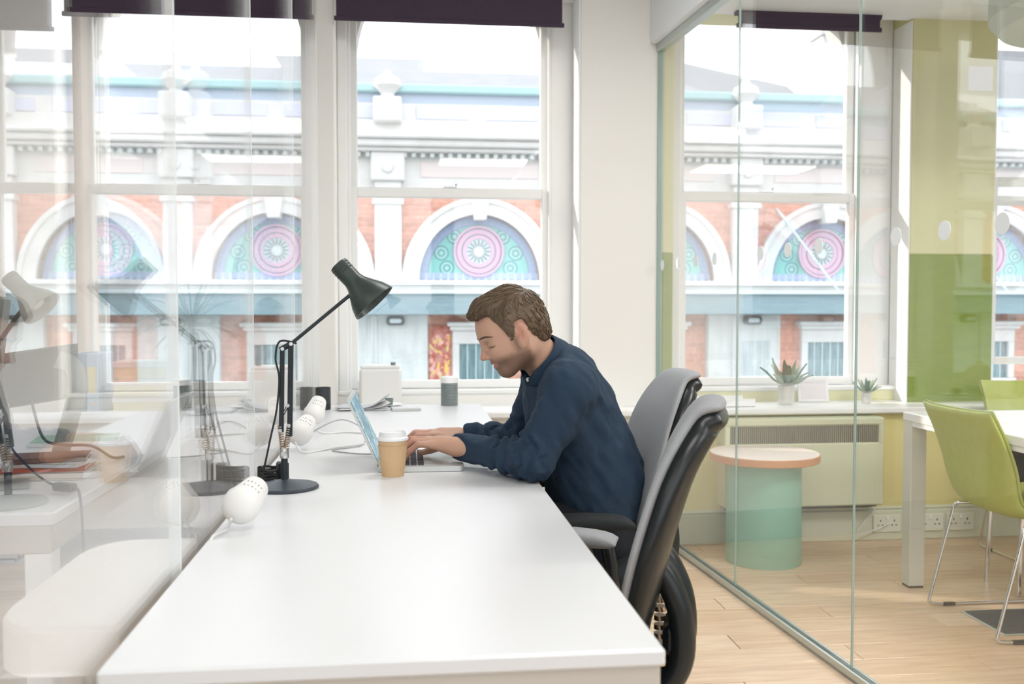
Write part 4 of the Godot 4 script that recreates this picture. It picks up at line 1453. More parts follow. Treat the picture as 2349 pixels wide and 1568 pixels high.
func sill_things() -> void:
	# binders and boxes on the office sill beyond the glass
	var bx0 := [["blue ring binder standing on the sill nearest the mullion", -1.49, M.binder_blue], ["pale blue ring binder standing next on the sill beside the cream boxes", -1.43, flat(rgb8(150, 182, 214), 0.5)]]
	for q in bx0:
		var t := thing("binder", q[0], "binder", Vector3(q[1], SILL, -4.70), 0.0, "binders on the office sill")
		part("cover", Mb.new().bx(Vector3(0, 0.14, 0), Vector3(0.052, 0.28, 0.24), 0.004), q[2], t)
		part("spine_label", Mb.new().bx(Vector3(0, 0.16, 0.1205), Vector3(0.034, 0.12, 0.002)), flat(rgb8(226, 206, 110), 0.6), t)
		part("ring_hole", Mb.new().cyl(Vector3(0, 0.05, 0.119), Vector3(0, 0.05, 0.1215), 0.012), M.steel, t)
	var names := ["cream archive box lowest in the stack on the sill beyond the glass", "cream archive box in the middle of the sill stack beyond the glass", "cream archive box on top of the sill stack beyond the glass"]
	for k in 3:
		var t := thing("archive_box", names[k], "box", Vector3(-1.22, SILL + 0.0805 * k, -4.69), 0.02 * (k - 1), "archive boxes on the sill")
		part("body", Mb.new().bx(Vector3(0, 0.034, 0), Vector3(0.24, 0.068, 0.21), 0.003), M.box_yellow, t)
		part("lid", Mb.new().bx(Vector3(0, 0.066, 0), Vector3(0.25, 0.028, 0.22), 0.004), M.paper, t)
	# white box with two dark plates, behind the laptop
	var w := thing("white_box", "low white appliance box on the sill behind the laptop", "box", Vector3(-0.12, SILL, -4.68))
	part("body", Mb.new().bx(Vector3(0, 0.10, 0), Vector3(0.20, 0.20, 0.16), 0.012), M.gloss_white, w)
	part("lid", Mb.new().bx(Vector3(0, 0.206, 0), Vector3(0.19, 0.016, 0.15), 0.007), M.gloss_white, w)
	part("knob", Mb.new().cyl(Vector3(0.06, 0.213, 0.02), Vector3(0.06, 0.228, 0.02), 0.012), M.jar_grey, w)
	for k in 2:
		var c := thing("plate", ["small grey green plate on the sill left of the white box", "small grey green plate on the sill right of the white box"][k], "plate", Vector3([-0.30, 0.05][k], SILL + 0.0, -4.60))
		part("rim", Mb.new().lathe([Vector2(0, 0), Vector2(0.035, 0), Vector2(0.06, 0.012), Vector2(0.058, 0.014), Vector2(0.034, 0.004), Vector2(0, 0.004)], Transform3D(), 28), M.jar_grey, c)
	var tu := thing("teapot", "cream ceramic teapot standing on the sill behind the lamp", "teapot", Vector3(-0.60, SILL, -4.66))
	part("body", Mb.new().lathe([Vector2(0, 0), Vector2(0.06, 0), Vector2(0.085, 0.03), Vector2(0.092, 0.075), Vector2(0.08, 0.13), Vector2(0.055, 0.16), Vector2(0.05, 0.162), Vector2(0, 0.162)], Transform3D(), 30), M.cream_pad, tu)
	part("lid", Mb.new().lathe([Vector2(0, 0.162), Vector2(0.052, 0.162), Vector2(0.045, 0.175), Vector2(0.014, 0.184), Vector2(0.016, 0.2), Vector2(0, 0.205)], Transform3D(), 24), M.cream_pad, tu)
	part("spout", Mb.new().tube(curve([Vector3(-0.075, 0.06, 0), Vector3(-0.12, 0.09, 0), Vector3(-0.14, 0.15, 0)], 5), [0.024, 0.022, 0.02, 0.018, 0.016, 0.015, 0.014, 0.013, 0.012, 0.011, 0.01], 12), M.cream_pad, tu)
	part("handle", Mb.new().tube(curve([Vector3(0.075, 0.13, 0), Vector3(0.13, 0.13, 0), Vector3(0.135, 0.06, 0), Vector3(0.085, 0.035, 0)], 6), 0.008, 8), M.cream_pad, tu)


# ------------------------------------------------------------------ office chairs

func make_chair(label: String) -> Node3D:
	# faces -x; the node stands on the floor under the gas column
	var t := thing("office_chair", label, "office chair")
	var prof := func(v: float) -> Vector2:
		# v from -1 (foot of the backrest) to 1 (rolled top): offset back, height
		var s := (v + 1.0) * 0.5
		var keys := [Vector2(0.205, 0.54), Vector2(0.222, 0.62), Vector2(0.240, 0.70), Vector2(0.262, 0.78), Vector2(0.288, 0.86), Vector2(0.320, 0.925), Vector2(0.350, 0.966), Vector2(0.388, 0.974)]
		var f := s * (keys.size() - 1)
		var i := mini(int(f), keys.size() - 2)
		var p0: Vector2 = keys[maxi(i - 1, 0)]
		var p3: Vector2 = keys[mini(i + 2, keys.size() - 1)]
		return (keys[i] as Vector2).cubic_interpolate(keys[i + 1], p0, p3, f - i)
	var width := func(v: float) -> float:
		var s := (v + 1.0) * 0.5
		return 0.135 + 0.07 * sin(PI * minf(1.0, s * 1.15 + 0.05)) - 0.03 * pow(s, 6.0)
	var sheet := func(off: float) -> Callable:
		return func(u: float, v: float) -> Vector3:
			var p: Vector2 = prof.call(v)
			var q: Vector2 = prof.call(minf(v + 0.02, 1.0))
			var q0: Vector2 = prof.call(maxf(v - 0.02, -1.0))
			var n := (q - q0).normalized()
			return Vector3(p.x + n.y * off - 0.012 * u * u, p.y - n.x * off, u * width.call(v))
	part("back_pad", Mb.new().pillow(sheet.call(-0.009), 0.022, 18, 30, 9.0), M.fabric_grey, t)
	part("back_shell", Mb.new().pillow(sheet.call(0.016), 0.056, 18, 30, 7.0), M.black_plastic, t)
	part("seat", Mb.new().pillow(func(u: float, v: float) -> Vector3: return Vector3(0.0 + u * 0.235, 0.475 - 0.015 * u * u * signf(-u) - 0.02 * maxf(0.0, -u) * maxf(0.0, -u), v * 0.24), 0.085, 18, 18, 6.0), M.fabric_black, t)
	part("seat_pan", Mb.new().pillow(func(u: float, v: float) -> Vector3: return Vector3(u * 0.22, 0.425, v * 0.21), 0.05, 14, 14, 8.0), M.black_plastic, t)
	# bracket that swings out behind the backrest and under the seat
	var br := Mb.new()
	var path := curve([Vector3(0.235, 0.70, 0), Vector3(0.275, 0.655, 0), Vector3(0.305, 0.58, 0), Vector3(0.305, 0.49, 0), Vector3(0.26, 0.425, 0), Vector3(0.17, 0.395, 0), Vector3(0.02, 0.39, 0)], 6)
	for s in [-1.0, 1.0]:
		var pts := []
		for p in path:
			pts.append((p as Vector3) + Vector3(0, 0, 0.055 * s))
		br.tube(pts, 0.024, 10)
	br.slab(0.27, 0.31, 0.50, 0.56, -0.06, 0.06, 0.012)
	part("back_bracket", br, M.black_plastic, t)
	var rat := Mb.new()
	for k in 9:
		rat.cyl(Vector3(0.262, 0.46 + k * 0.018, -0.008), Vector3(0.262, 0.47 + k * 0.018, -0.008), 0.012, -1, 12)
	part("height_ratchet", rat, M.spring, t)
	# armrests
	for s in [-1.0, 1.0]:
		var ar := Mb.new()
		ar.tube(curve([Vector3(0.10, 0.41, 0.20 * s), Vector3(0.10, 0.44, 0.285 * s), Vector3(0.09, 0.54, 0.295 * s), Vector3(0.07, 0.63, 0.285 * s)], 5), 0.017, 10)
		var post := part("armrest_post", ar, M.black_plastic, t)
		part("armrest", Mb.new().pillow(func(u: float, v: float) -> Vector3: return Vector3(0.02 + u * 0.13, 0.64 - 0.008 * u * u, s * 0.28 + v * 0.042), 0.034, 14, 8, 5.0), M.fabric_grey, post)
	part("gas_column", Mb.new().lathe([Vector2(0, 0.07), Vector2(0.03, 0.07), Vector2(0.03, 0.22), Vector2(0.015, 0.23), Vector2(0.015, 0.41), Vector2(0, 0.41)], Transform3D(), 18), M.black_plastic, t)
	for k in 5:
		var a := TAU * k / 5.0 + 0.3
		var d := Vector3(cos(a), 0, sin(a))
		var leg := part("leg", Mb.new().tube([Vector3(0, 0.10, 0), d * 0.15 + Vector3(0, 0.095, 0), d * 0.30 + Vector3(0, 0.072, 0)], [0.028, 0.022, 0.016], 10), M.black_plastic, t)
		var ca := Mb.new()
		var sd := Vector3(-d.z, 0, d.x)
		ca.cyl(d * 0.30 + Vector3(0, 0.028, 0) - sd * 0.022, d * 0.30 + Vector3(0, 0.028, 0) - sd * 0.006, 0.0275, -1, 18)
		ca.cyl(d * 0.30 + Vector3(0, 0.028, 0) + sd * 0.006, d * 0.30 + Vector3(0, 0.028, 0) + sd * 0.022, 0.0275, -1, 18)
		ca.cyl(d * 0.30 + Vector3(0, 0.028, 0), d * 0.30 + Vector3(0, 0.07, 0), 0.008, -1, 10)
		part("castor", ca, M.black_plastic, leg)
	return t


func chairs() -> void:
	var c := make_chair("empty grey backed black office chair nearest the camera beside the long desk")
	c.position = Vector3(0.245, 0, -1.90)
	c.rotation.y = -0.32
	c.set_meta("group", "office chairs at the long desk")
	var d := copy(c, "office_chair", "grey backed black office chair in which the man sits", Vector3(0.405, 0, -2.575), 0.0)
	for k in d.get_children():
		if str(k.name).begins_with("armrest_post"):
			(k.get_child(0) as MeshInstance3D).material_override = M.fabric_black


# ------------------------------------------------------------------ the meeting room behind the glass

func make_shell_chair(label: String, shell_mat: Material) -> Node3D:
	# faces +x; the node stands on the floor under the seat
	var t := thing("shell_chair", label, "chair")
	# profile of the shell: back rim, back, curve, seat, front rim
	var keys := [Vector2(-0.335, 0.795), Vector2(-0.29, 0.70), Vector2(-0.255, 0.60), Vector2(-0.235, 0.51), Vector2(-0.205, 0.445), Vector2(-0.13, 0.42), Vector2(0.0, 0.425), Vector2(0.12, 0.445), Vector2(0.20, 0.44)]
	var line := func(v: float) -> Vector2:
		var f := (v + 1.0) * 0.5 * (keys.size() - 1)
		var i := clampi(int(f), 0, keys.size() - 2)
		return (keys[i] as Vector2).cubic_interpolate(keys[i + 1], keys[maxi(i - 1, 0)], keys[mini(i + 2, keys.size() - 1)], f - i)
	var sheet := func(off: float) -> Callable:
		return func(u: float, v: float) -> Vector3:
			var p: Vector2 = line.call(v)
			var d: Vector2 = ((line.call(minf(v + 0.03, 1.0)) as Vector2) - (line.call(maxf(v - 0.03, -1.0)) as Vector2)).normalized()
			var w := 0.225 - 0.012 * absf(v) - 0.02 * exp(-pow((v + 0.1) * 4.0, 2.0))
			var cup := 0.030 * pow(absf(u), 3.0) * (1.0 - 0.5 * absf(v))
			return Vector3(p.x - d.y * (off + cup), p.y + d.x * (off + cup), u * w)
	part("shell", Mb.new().pillow(sheet.call(0.0), 0.026, 16, 40, 12.0), shell_mat, t)
	part("seat_pad", Mb.new().pillow(sheet.call(0.014), 0.018, 14, 36, 10.0), shell_mat, t)
	# sled base of bright tube: two sides, each one bent tube
	var rails := []
	for s in [-1.0, 1.0]:
		var z: float = 0.215 * s
		part("sled_side", Mb.new().tube(curve([Vector3(-0.05, 0.405, z * 0.72), Vector3(-0.155, 0.408, z * 0.9), Vector3(-0.185, 0.395, z * 0.98), Vector3(-0.20, 0.34, z), Vector3(-0.275, 0.05, z), Vector3(-0.28, 0.018, z), Vector3(-0.25, 0.008, z), Vector3(-0.15, 0.007, z), Vector3(0.12, 0.007, z), Vector3(0.20, 0.008, z), Vector3(0.225, 0.025, z), Vector3(0.21, 0.06, z), Vector3(0.13, 0.36, z), Vector3(0.115, 0.395, z * 0.98), Vector3(0.08, 0.41, z * 0.9), Vector3(0.02, 0.408, z * 0.72)], 4), 0.0062, 10), M.chrome, t)
		for x in [-0.20, 0.14]:
			part("glide", Mb.new().bx(Vector3(x, 0.0065, z), Vector3(0.05, 0.013, 0.018), 0.003), M.black_plastic, t)
	part("cross_bar", Mb.new().tube([Vector3(-0.05, 0.403, -0.155), Vector3(-0.05, 0.403, 0.155)], 0.0062, 8), M.chrome, t)
	part("cross_bar", Mb.new().tube([Vector3(0.02, 0.406, -0.155), Vector3(0.02, 0.406, 0.155)], 0.0062, 8), M.chrome, t)
	return t


func succulent(called: String, label: String, at: Vector3, n: int, size: float, seed_at: int) -> void:
	var t := thing(called, label, "potted plant", at)
	var r := RandomNumberGenerator.new()
	r.seed = seed_at
	var k := size
	part("pot", Mb.new().lathe([Vector2(0, 0), Vector2(0.040 * k, 0), Vector2(0.043 * k, 0.004 * k), Vector2(0.046 * k, 0.115 * k), Vector2(0.043 * k, 0.115 * k), Vector2(0.040 * k, 0.008 * k), Vector2(0, 0.008 * k)], Transform3D(), 28), M.pot_glass, t)
	part("soil", Mb.new().lathe([Vector2(0, 0.010 * k), Vector2(0.037 * k, 0.010 * k), Vector2(0.041 * k, 0.095 * k), Vector2(0, 0.1 * k)], Transform3D(), 22), flat(rgb8(214, 210, 200), 0.9), t)
	for i in n:
		var a := i * 2.39996
		var f := float(i) / n
		var el := lerpf(0.35, 1.3, f)
		var ln := lerpf(0.14, 0.11, f) * k * r.randf_range(0.85, 1.15)
		var d := Vector3(cos(a) * cos(el), sin(el), sin(a) * cos(el))
		var o := Vector3(cos(a), 0, sin(a)) * 0.012 * k + Vector3(0, 0.10 * k, 0)
		var pts := curve([o, o + d * ln * 0.4 - Vector3(0, 0.01 * k, 0), o + d * ln * 0.75 + Vector3(0, 0.004 * k, 0), o + d * ln + Vector3(0, 0.02 * k * f, 0)], 3)
		var ws := []
		for j in pts.size():
			ws.append(0.019 * k * pow(maxf(0.03, 1.0 - pow(float(j) / (pts.size() - 1), 2.0)), 0.7))
		part("leaf", Mb.new().blade(pts, ws, Vector3(0.02, 1, 0.03), 0.004 * k, 0.35), M.leaf_pale if i % 2 else M.leaf, t)


func meeting_room() -> void:
	# round stool table: teal drum under a pale top
	var st := thing("drum_table", "round side table with a pale wooden top on a teal drum base", "side table", Vector3(1.625, 0, -4.20))
	part("drum", Mb.new().lathe([Vector2(0, 0), Vector2(0.168, 0), Vector2(0.170, 0.004), Vector2(0.164, 0.465), Vector2(0, 0.465)], Transform3D(), 56), M.teal, st)
	var tp := Mb.new()
	tp.lathe([Vector2(0, 0.464), Vector2(0.243, 0.464), Vector2(0.246, 0.467), Vector2(0.246, 0.4945), Vector2(0.243, 0.4975), Vector2(0, 0.4975)], Transform3D(), 64)
	part("edge", tp, M.stool_edge, st)
	part("tabletop", Mb.new().lathe([Vector2(0, 0.4976), Vector2(0.2425, 0.4976), Vector2(0.2425, 0.4990), Vector2(0, 0.4990)], Transform3D(), 64), M.stool_top, st)
	# wall heater
	var he := thing("wall_heater", "wide pale wall heater with a dark slatted grille below the meeting room sill", "heater", Vector3(1.91, 0.195, LOW))
	# casing as a frame about the grille opening
	var fr := Mb.new()
	fr.slab(-0.40, 0.40, 0, 0.308, 0.0, 0.115, 0.008)
	fr.slab(-0.40, 0.40, 0.392, 0.43, 0.0, 0.115, 0.008)
	fr.slab(-0.40, -0.372, 0.30, 0.40, 0.0, 0.115, 0.006)
	fr.slab(0.372, 0.40, 0.30, 0.40, 0.0, 0.115, 0.006)
	part("casing", fr, M.heater, he)
	var gr := part("grille", Mb.new().slab(-0.375, 0.375, 0.305, 0.395, 0.01, 0.075), M.heater_dark, he)
	var fin := Mb.new().bx(Vector3.ZERO, Vector3(0.0045, 0.084, 0.024), 0.0008).mesh()
	for k in 74:
		put("slat", fin, M.heater_slat, gr).position = Vector3(-0.365 + k * 0.01, 0.35, 0.094)
	part("vent_lip", Mb.new().slab(-0.38, 0.38, -0.012, 0.002, 0.0, 0.08), M.heater_dark, he)
	# socket outlets on the skirting
	var so := [["white twin socket outlet on the skirting near the table leg", 2.375], ["white twin socket outlet on the skirting behind the table leg", 2.60], ["white twin socket outlet farthest along the skirting behind the green chair", 2.76]]
	for q in so:
		var s := thing("socket_outlet", q[0], "socket", Vector3(q[1], 0.085, LOW + 0.02), 0.0, "sockets on the skirting")
		part("plate", Mb.new().bx(Vector3(0, 0, 0.005), Vector3(0.145, 0.086, 0.010), 0.003), M.socket, s)
		var hl := Mb.new()
		for x in [-0.036, 0.036]:
			hl.bx(Vector3(x, 0.014, 0.0105), Vector3(0.005, 0.010, 0.002))
			hl.bx(Vector3(x - 0.011, -0.008, 0.0105), Vector3(0.008, 0.005, 0.002))
			hl.bx(Vector3(x + 0.011, -0.008, 0.0105), Vector3(0.008, 0.005, 0.002))
		part("socket_holes", hl, M.heater_dark, s)
		part("switch", Mb.new().bx(Vector3(0.0, 0.026, 0.012), Vector3(0.014, 0.018, 0.005), 0.001), M.lid, s)
	single("heater_lead", Mb.new().tube(curve([Vector3(2.31, 0.16, LOW + 0.03), Vector3(2.2, 0.05, LOW + 0.06), Vector3(2.3, 0.06, LOW + 0.05), Vector3(2.38, 0.09, LOW + 0.045)], 6), 0.003, 6), M.cable_white, "thin white lead running from the heater to the socket", "cable")
	# plants and a card on the sill
	succulent("succulent", "larger spiky succulent in a glass pot on the meeting room sill", Vector3(1.915, SILL, -4.66), 15, 1.0, 3)
	succulent("succulent", "tiny succulent in a small glass pot at the right end of the sill", Vector3(2.34, SILL, -4.66), 12, 0.58, 8)
	var cd := thing("framed_card", "small pale framed card leaning on the window behind the succulent", "picture", Vector3(2.10, SILL, -4.76))
	var ti := Basis(Vector3(1, 0, 0), -0.18)
	part("frame", Mb.new().bx(Vector3(0, 0.067, 0), Vector3(0.165, 0.13, 0.012), 0.003, ti), M.gloss_white, cd)
	part("card", Mb.new().bx(Vector3(0, 0.067, 0.0065), Vector3(0.135, 0.10, 0.002), 0.0, ti), flat(rgb8(232, 226, 228), 0.8), cd)
	part("blue_mark", Mb.new().bx(Vector3(-0.045, 0.034, 0.0083), Vector3(0.018, 0.014, 0.001), 0.0, ti), M.gutter, cd)
	var lb := thing("letter_tray", "long flat white letter tray on the sill behind the office chairs", "tray", Vector3(1.55, SILL, -4.66))
	var tb := Mb.new()
	tb.slab(-0.17, 0.17, 0.0, 0.005, -0.09, 0.09, 0.002)
	tb.slab(-0.17, 0.17, 0.0, 0.04, 0.084, 0.09, 0.002)
	tb.slab(-0.17, 0.17, 0.0, 0.04, -0.09, -0.084, 0.002)
	tb.slab(-0.17, -0.164, 0.0, 0.04, -0.09, 0.09, 0.002)
	part("tray", tb, M.gloss_white, lb)
	part("paper", Mb.new().bx(Vector3(0, 0.016, 0), Vector3(0.30, 0.02, 0.15), 0.001), M.paper, lb)
	part("handle", Mb.new().slab(-0.05, 0.02, 0.018, 0.026, 0.088, 0.094, 0.001), M.jar_grey, lb)
	single("notice", Mb.new().bx(Vector3(0, 0, 0.0012), Vector3(0.135, 0.125, 0.0024), 0.0005), M.paper, "blank white notice taped high on the pale green pier", "notice", "", Vector3(2.955, 2.335, PIER))
	# white meeting table
	var tt := thing("meeting_table", "white meeting table on square legs behind the glass wall", "table", Vector3(2.85, 0, -3.08))
	part("tabletop", Mb.new().slab(-0.79, 0.85, 0.69, 0.725, -0.70, 0.72, 0.003), M.table_white, tt)
	var ap := Mb.new()
	ap.slab(-0.785, -0.765, 0.67, 0.692, -0.69, 0.71, 0.002)
	ap.slab(-0.785, 0.845, 0.67, 0.692, -0.695, -0.675, 0.002)
	ap.slab(-0.785, 0.845, 0.67, 0.692, 0.695, 0.715, 0.002)
	part("apron", ap, M.table_white, tt)
	for p in [Vector2(-0.755, -0.665), Vector2(0.815, -0.665), Vector2(-0.755, 0.685), Vector2(0.815, 0.685)]:
		var lg := part("leg", Mb.new().slab(p.x - 0.033, p.x + 0.033, 0.008, 0.69, p.y - 0.033, p.y + 0.033, 0.003), M.table_leg, tt)
		part("foot", Mb.new().slab(p.x - 0.03, p.x + 0.03, 0, 0.009, p.y - 0.03, p.y + 0.03), M.black_plastic, lg)
	var c := make_shell_chair("green shell chair on a bright sled base tucked under the white table", M.shell_green)
	c.position = Vector3(2.30, 0, -3.27)
	c.set_meta("group", "shell chairs at the meeting table")
	copy(c, "shell_chair", "green shell chair standing beyond the white table before the dark green pier", Vector3(2.98, 0, -4.05), -PI / 2)
	var ps := thing("padded_stool", "black padded stool tucked under the white table behind the green chair", "stool", Vector3(2.63, 0, -3.665))
	part("cushion", Mb.new().prism(rounded(0.46, 0.19, 0.05, 6, Vector2(0, 0.505)), -0.14, 0.14), M.fabric_black, ps)
	for q in [Vector2(-0.19, -0.11), Vector2(0.19, -0.11), Vector2(-0.19, 0.11), Vector2(0.19, 0.11)]:
		part("leg", Mb.new().cyl(Vector3(q.x, 0, q.y), Vector3(q.x * 0.92, 0.415, q.y * 0.92), 0.009, 0.012), M.chrome, ps)
	# floor outlet with a carpet lid
	var fo := thing("floor_outlet", "dark grey carpeted floor outlet set in the boards by the sled chair", "floor outlet", Vector3(2.34, 0, -3.27), 0.0)
	part("rim", Mb.new().bx(Vector3(0, 0.002, 0), Vector3(0.48, 0.006, 0.27), 0.002), M.alu, fo)
	part("carpet_lid", Mb.new().bx(Vector3(0, 0.004, 0), Vector3(0.46, 0.006, 0.25), 0.001), M.carpet, fo)
	# drum pendant
	var pe := thing("pendant_lamp", "large pale round pendant drum hanging at the top edge over the table", "pendant lamp", Vector3(2.78, 2.25, -3.55))
	part("shade", Mb.new().lathe([Vector2(0, 0.0), Vector2(0.30, 0.0), Vector2(0.40, 0.03), Vector2(0.44, 0.08), Vector2(0.44, 0.19), Vector2(0.425, 0.2), Vector2(0.425, 0.09), Vector2(0.38, 0.05), Vector2(0.29, 0.02), Vector2(0, 0.02)], Transform3D(), 56), M.shade_white, pe)
	part("rod", Mb.new().cyl(Vector3(0, 0.02, 0), Vector3(0, 0.38, 0), 0.008), M.steel, pe)


# ------------------------------------------------------------------ the man: distance fields meshed as surface nets

class Prim:
	var kind := 0        # 0 tapered capsule, 1 ellipsoid
	var cut := false
	var k := 0.02
	var a := Vector3.ZERO
	var b := Vector3.ZERO
	var ra := 0.0
	var rb := 0.0
	var r := Vector3.ONE
	var inv := Basis()

	func dist(p: Vector3) -> float:
		if kind == 0:
			var ba := b - a
			var t := clampf((p - a).dot(ba) / maxf(ba.length_squared(), 1e-9), 0.0, 1.0)
			return (p - a - ba * t).length() - lerpf(ra, rb, t)
		var q := inv * (p - a)
		var k0 := (q / r).length()
		var k1 := (q / (r * r)).length()
		return k0 * (k0 - 1.0) / maxf(k1, 1e-6)


class Field:
	var prims: Array[Prim] = []
	var frame := Transform3D()
	var bump: Variant = null
	var trim: Variant = null

	func cap(a: Vector3, b: Vector3, ra: float, rb: float, k := 0.02, cut := false) -> void:
		var p := Prim.new()
		p.a = frame * a
		p.b = frame * b
		p.ra = ra
		p.rb = rb
		p.k = k
		p.cut = cut
		prims.append(p)

	func ell(c: Vector3, r: Vector3, k := 0.02, cut := false, turn := Basis()) -> void:
		var p := Prim.new()
		p.kind = 1
		p.a = frame * c
		p.r = r
		p.inv = (frame.basis * turn).inverse()
		p.k = k
		p.cut = cut
		prims.append(p)

	func at(p: Vector3, list: Array[Prim]) -> float:
		var d := 10.0
		for q in list:
			var e := q.dist(p)
			if q.cut:
				var h := maxf(q.k - absf(d + e), 0.0) / q.k
				d = maxf(d, -e) + h * h * q.k * 0.25
			else:
				var h := maxf(q.k - absf(d - e), 0.0) / q.k
				d = minf(d, e) - h * h * q.k * 0.25
		if bump != null and absf(d) < 0.05:
			d += bump.call(p)
		if trim != null:
			d = maxf(d, trim.call(p))
		return d

	func onto(from: Vector3, dir: Vector3, far: float) -> Vector3:
		# the outermost point of the surface on the ray from «from» along dir
		var s := far
		for i in 40:
			var d := at(from + dir * s, prims)
			if d < 0.0004:
				break
			s -= maxf(d * 0.8, 0.0003)
			if s <= 0.0:
				break
		return from + dir * s

	func mesh(m: Mb, lo: Vector3, hi: Vector3, cell: float, tint: Variant = null) -> void:
		# surface nets over the box from lo to hi, only in the blocks near the surface
		var B := 6
		var nb := Vector3i(((hi - lo) / (cell * B)).ceil())
		var n := nb * B + Vector3i.ONE
		var val := PackedFloat32Array()
		val.resize(n.x * n.y * n.z)
		val.fill(1.0)
		var half := cell * B * 0.5
		var reach := half * 1.7321
		var live := []
		for bz in nb.z:
			for by in nb.y:
				for bx in nb.x:
					var c := lo + Vector3(bx, by, bz) * cell * B + Vector3.ONE * half
					var d := at(c, prims)
					if absf(d) > reach * 1.25 + 0.02:
						if d < 0.0:
							for z in range(bz * B, bz * B + B + 1):
								for y in range(by * B, by * B + B + 1):
									for x in range(bx * B, bx * B + B + 1):
										var id := x + n.x * (y + n.y * z)
										if val[id] == 1.0:
											val[id] = -1.0
						continue
					var near: Array[Prim] = []
					for q in prims:
						if q.dist(c) < maxf(d, 0.0) + 2.0 * reach + q.k + 0.02:
							near.append(q)
					live.append(Vector3i(bx, by, bz))
					for z in range(bz * B, bz * B + B + 1):
						for y in range(by * B, by * B + B + 1):
							for x in range(bx * B, bx * B + B + 1):
								val[x + n.x * (y + n.y * z)] = at(lo + Vector3(x, y, z) * cell, near)
		var vid := {}
		var pts := PackedVector3Array()
		var ox := [0, 1, 0, 1, 0, 1, 0, 1]
		var oy := [0, 0, 1, 1, 0, 0, 1, 1]
		var oz := [0, 0, 0, 0, 1, 1, 1, 1]
		var edges := [0, 1, 2, 3, 4, 5, 6, 7, 0, 2, 1, 3, 4, 6, 5, 7, 0, 4, 1, 5, 2, 6, 3, 7]
		var e := PackedFloat32Array()
		e.resize(8)
		for L in live:
			for z in range(L.z * B, L.z * B + B):
				for y in range(L.y * B, L.y * B + B):
					for x in range(L.x * B, L.x * B + B):
						var neg := 0
						for q in 8:
							e[q] = val[(x + ox[q]) + n.x * ((y + oy[q]) + n.y * (z + oz[q]))]
							if e[q] < 0.0:
								neg += 1
						if neg == 0 or neg == 8:
							continue
						var sum := Vector3.ZERO
						var cnt := 0
						for k in range(0, 24, 2):
							var i: int = edges[k]
							var j: int = edges[k + 1]
							if (e[i] < 0.0) == (e[j] < 0.0):
								continue
							var t := e[i] / (e[i] - e[j])
							sum += Vector3(ox[i], oy[i], oz[i]).lerp(Vector3(ox[j], oy[j], oz[j]), t)
							cnt += 1
						vid[x + n.x * (y + n.y * z)] = pts.size()
						pts.append(lo + (Vector3(x, y, z) + sum / cnt) * cell)
		var cols := PackedColorArray()
		if tint != null:
			m.with_color = true
			for p in pts:
				cols.append(tint.call(p))
		var sx := 1
		var sy := n.x
		var sz := n.x * n.y
		var grp := m.smooth_id
		m.smooth_id += 1
		for key in vid.keys():
			var a0: float = val[key]
			var step := [[sx, sy, sz], [sy, sz, sx], [sz, sx, sy]]
			for s in step:
				var k2: int = key + s[0]
				if k2 >= val.size():
					continue
				var a1: float = val[k2]
				if (a0 < 0.0) == (a1 < 0.0):
					continue
				var i0: int = vid.get(key, -1)
				var i1: int = vid.get(key - s[1], -1)
				var i2: int = vid.get(key - s[1] - s[2], -1)
				var i3: int = vid.get(key - s[2], -1)
				if i1 < 0 or i2 < 0 or i3 < 0:
					continue
				var q := [i0, i1, i2, i3] if a0 >= 0.0 else [i0, i3, i2, i1]
				m.quad(pts[q[0]], pts[q[1]], pts[q[2]], pts[q[3]], grp)
				if m.with_color:
					for w in [0, 1, 2, 0, 2, 3]:
						m.c.append(cols[q[w]])


func hand(f: Field, wrist: Vector3, knuckles: Array, tips: Array, thumb: Array) -> void:
	# palm from the wrist to each knuckle, then every finger as its own bent chain
	for i in 4:
		var kn: Vector3 = knuckles[i]
		f.cap(wrist.lerp(kn, 0.12), kn, 0.0165, 0.0105, 0.016)
	f.cap(wrist, (knuckles[1] as Vector3).lerp(knuckles[2], 0.5).lerp(wrist, 0.35), 0.022, 0.018, 0.012)
	for i in 4:
		var kn: Vector3 = knuckles[i]
		var tip: Vector3 = tips[i]
		var d := tip - kn
		var p1 := kn + Vector3(d.x * 0.50, d.y * 0.05 + 0.004, d.z * 0.45)
		var p2 := kn + Vector3(d.x * 0.82, d.y * 0.45, d.z * 0.80)
		f.cap(kn, p1, 0.0100, 0.0088, 0.006)
		f.cap(p1, p2, 0.0088, 0.0080, 0.004)
		f.cap(p2, tip, 0.0080, 0.0068, 0.004)
	f.cap(wrist.lerp(thumb[0], 0.35), thumb[0], 0.017, 0.0125, 0.016)
	f.cap(thumb[0], thumb[1], 0.0118, 0.0100, 0.006)
	f.cap(thumb[1], thumb[2], 0.0098, 0.0080, 0.004)


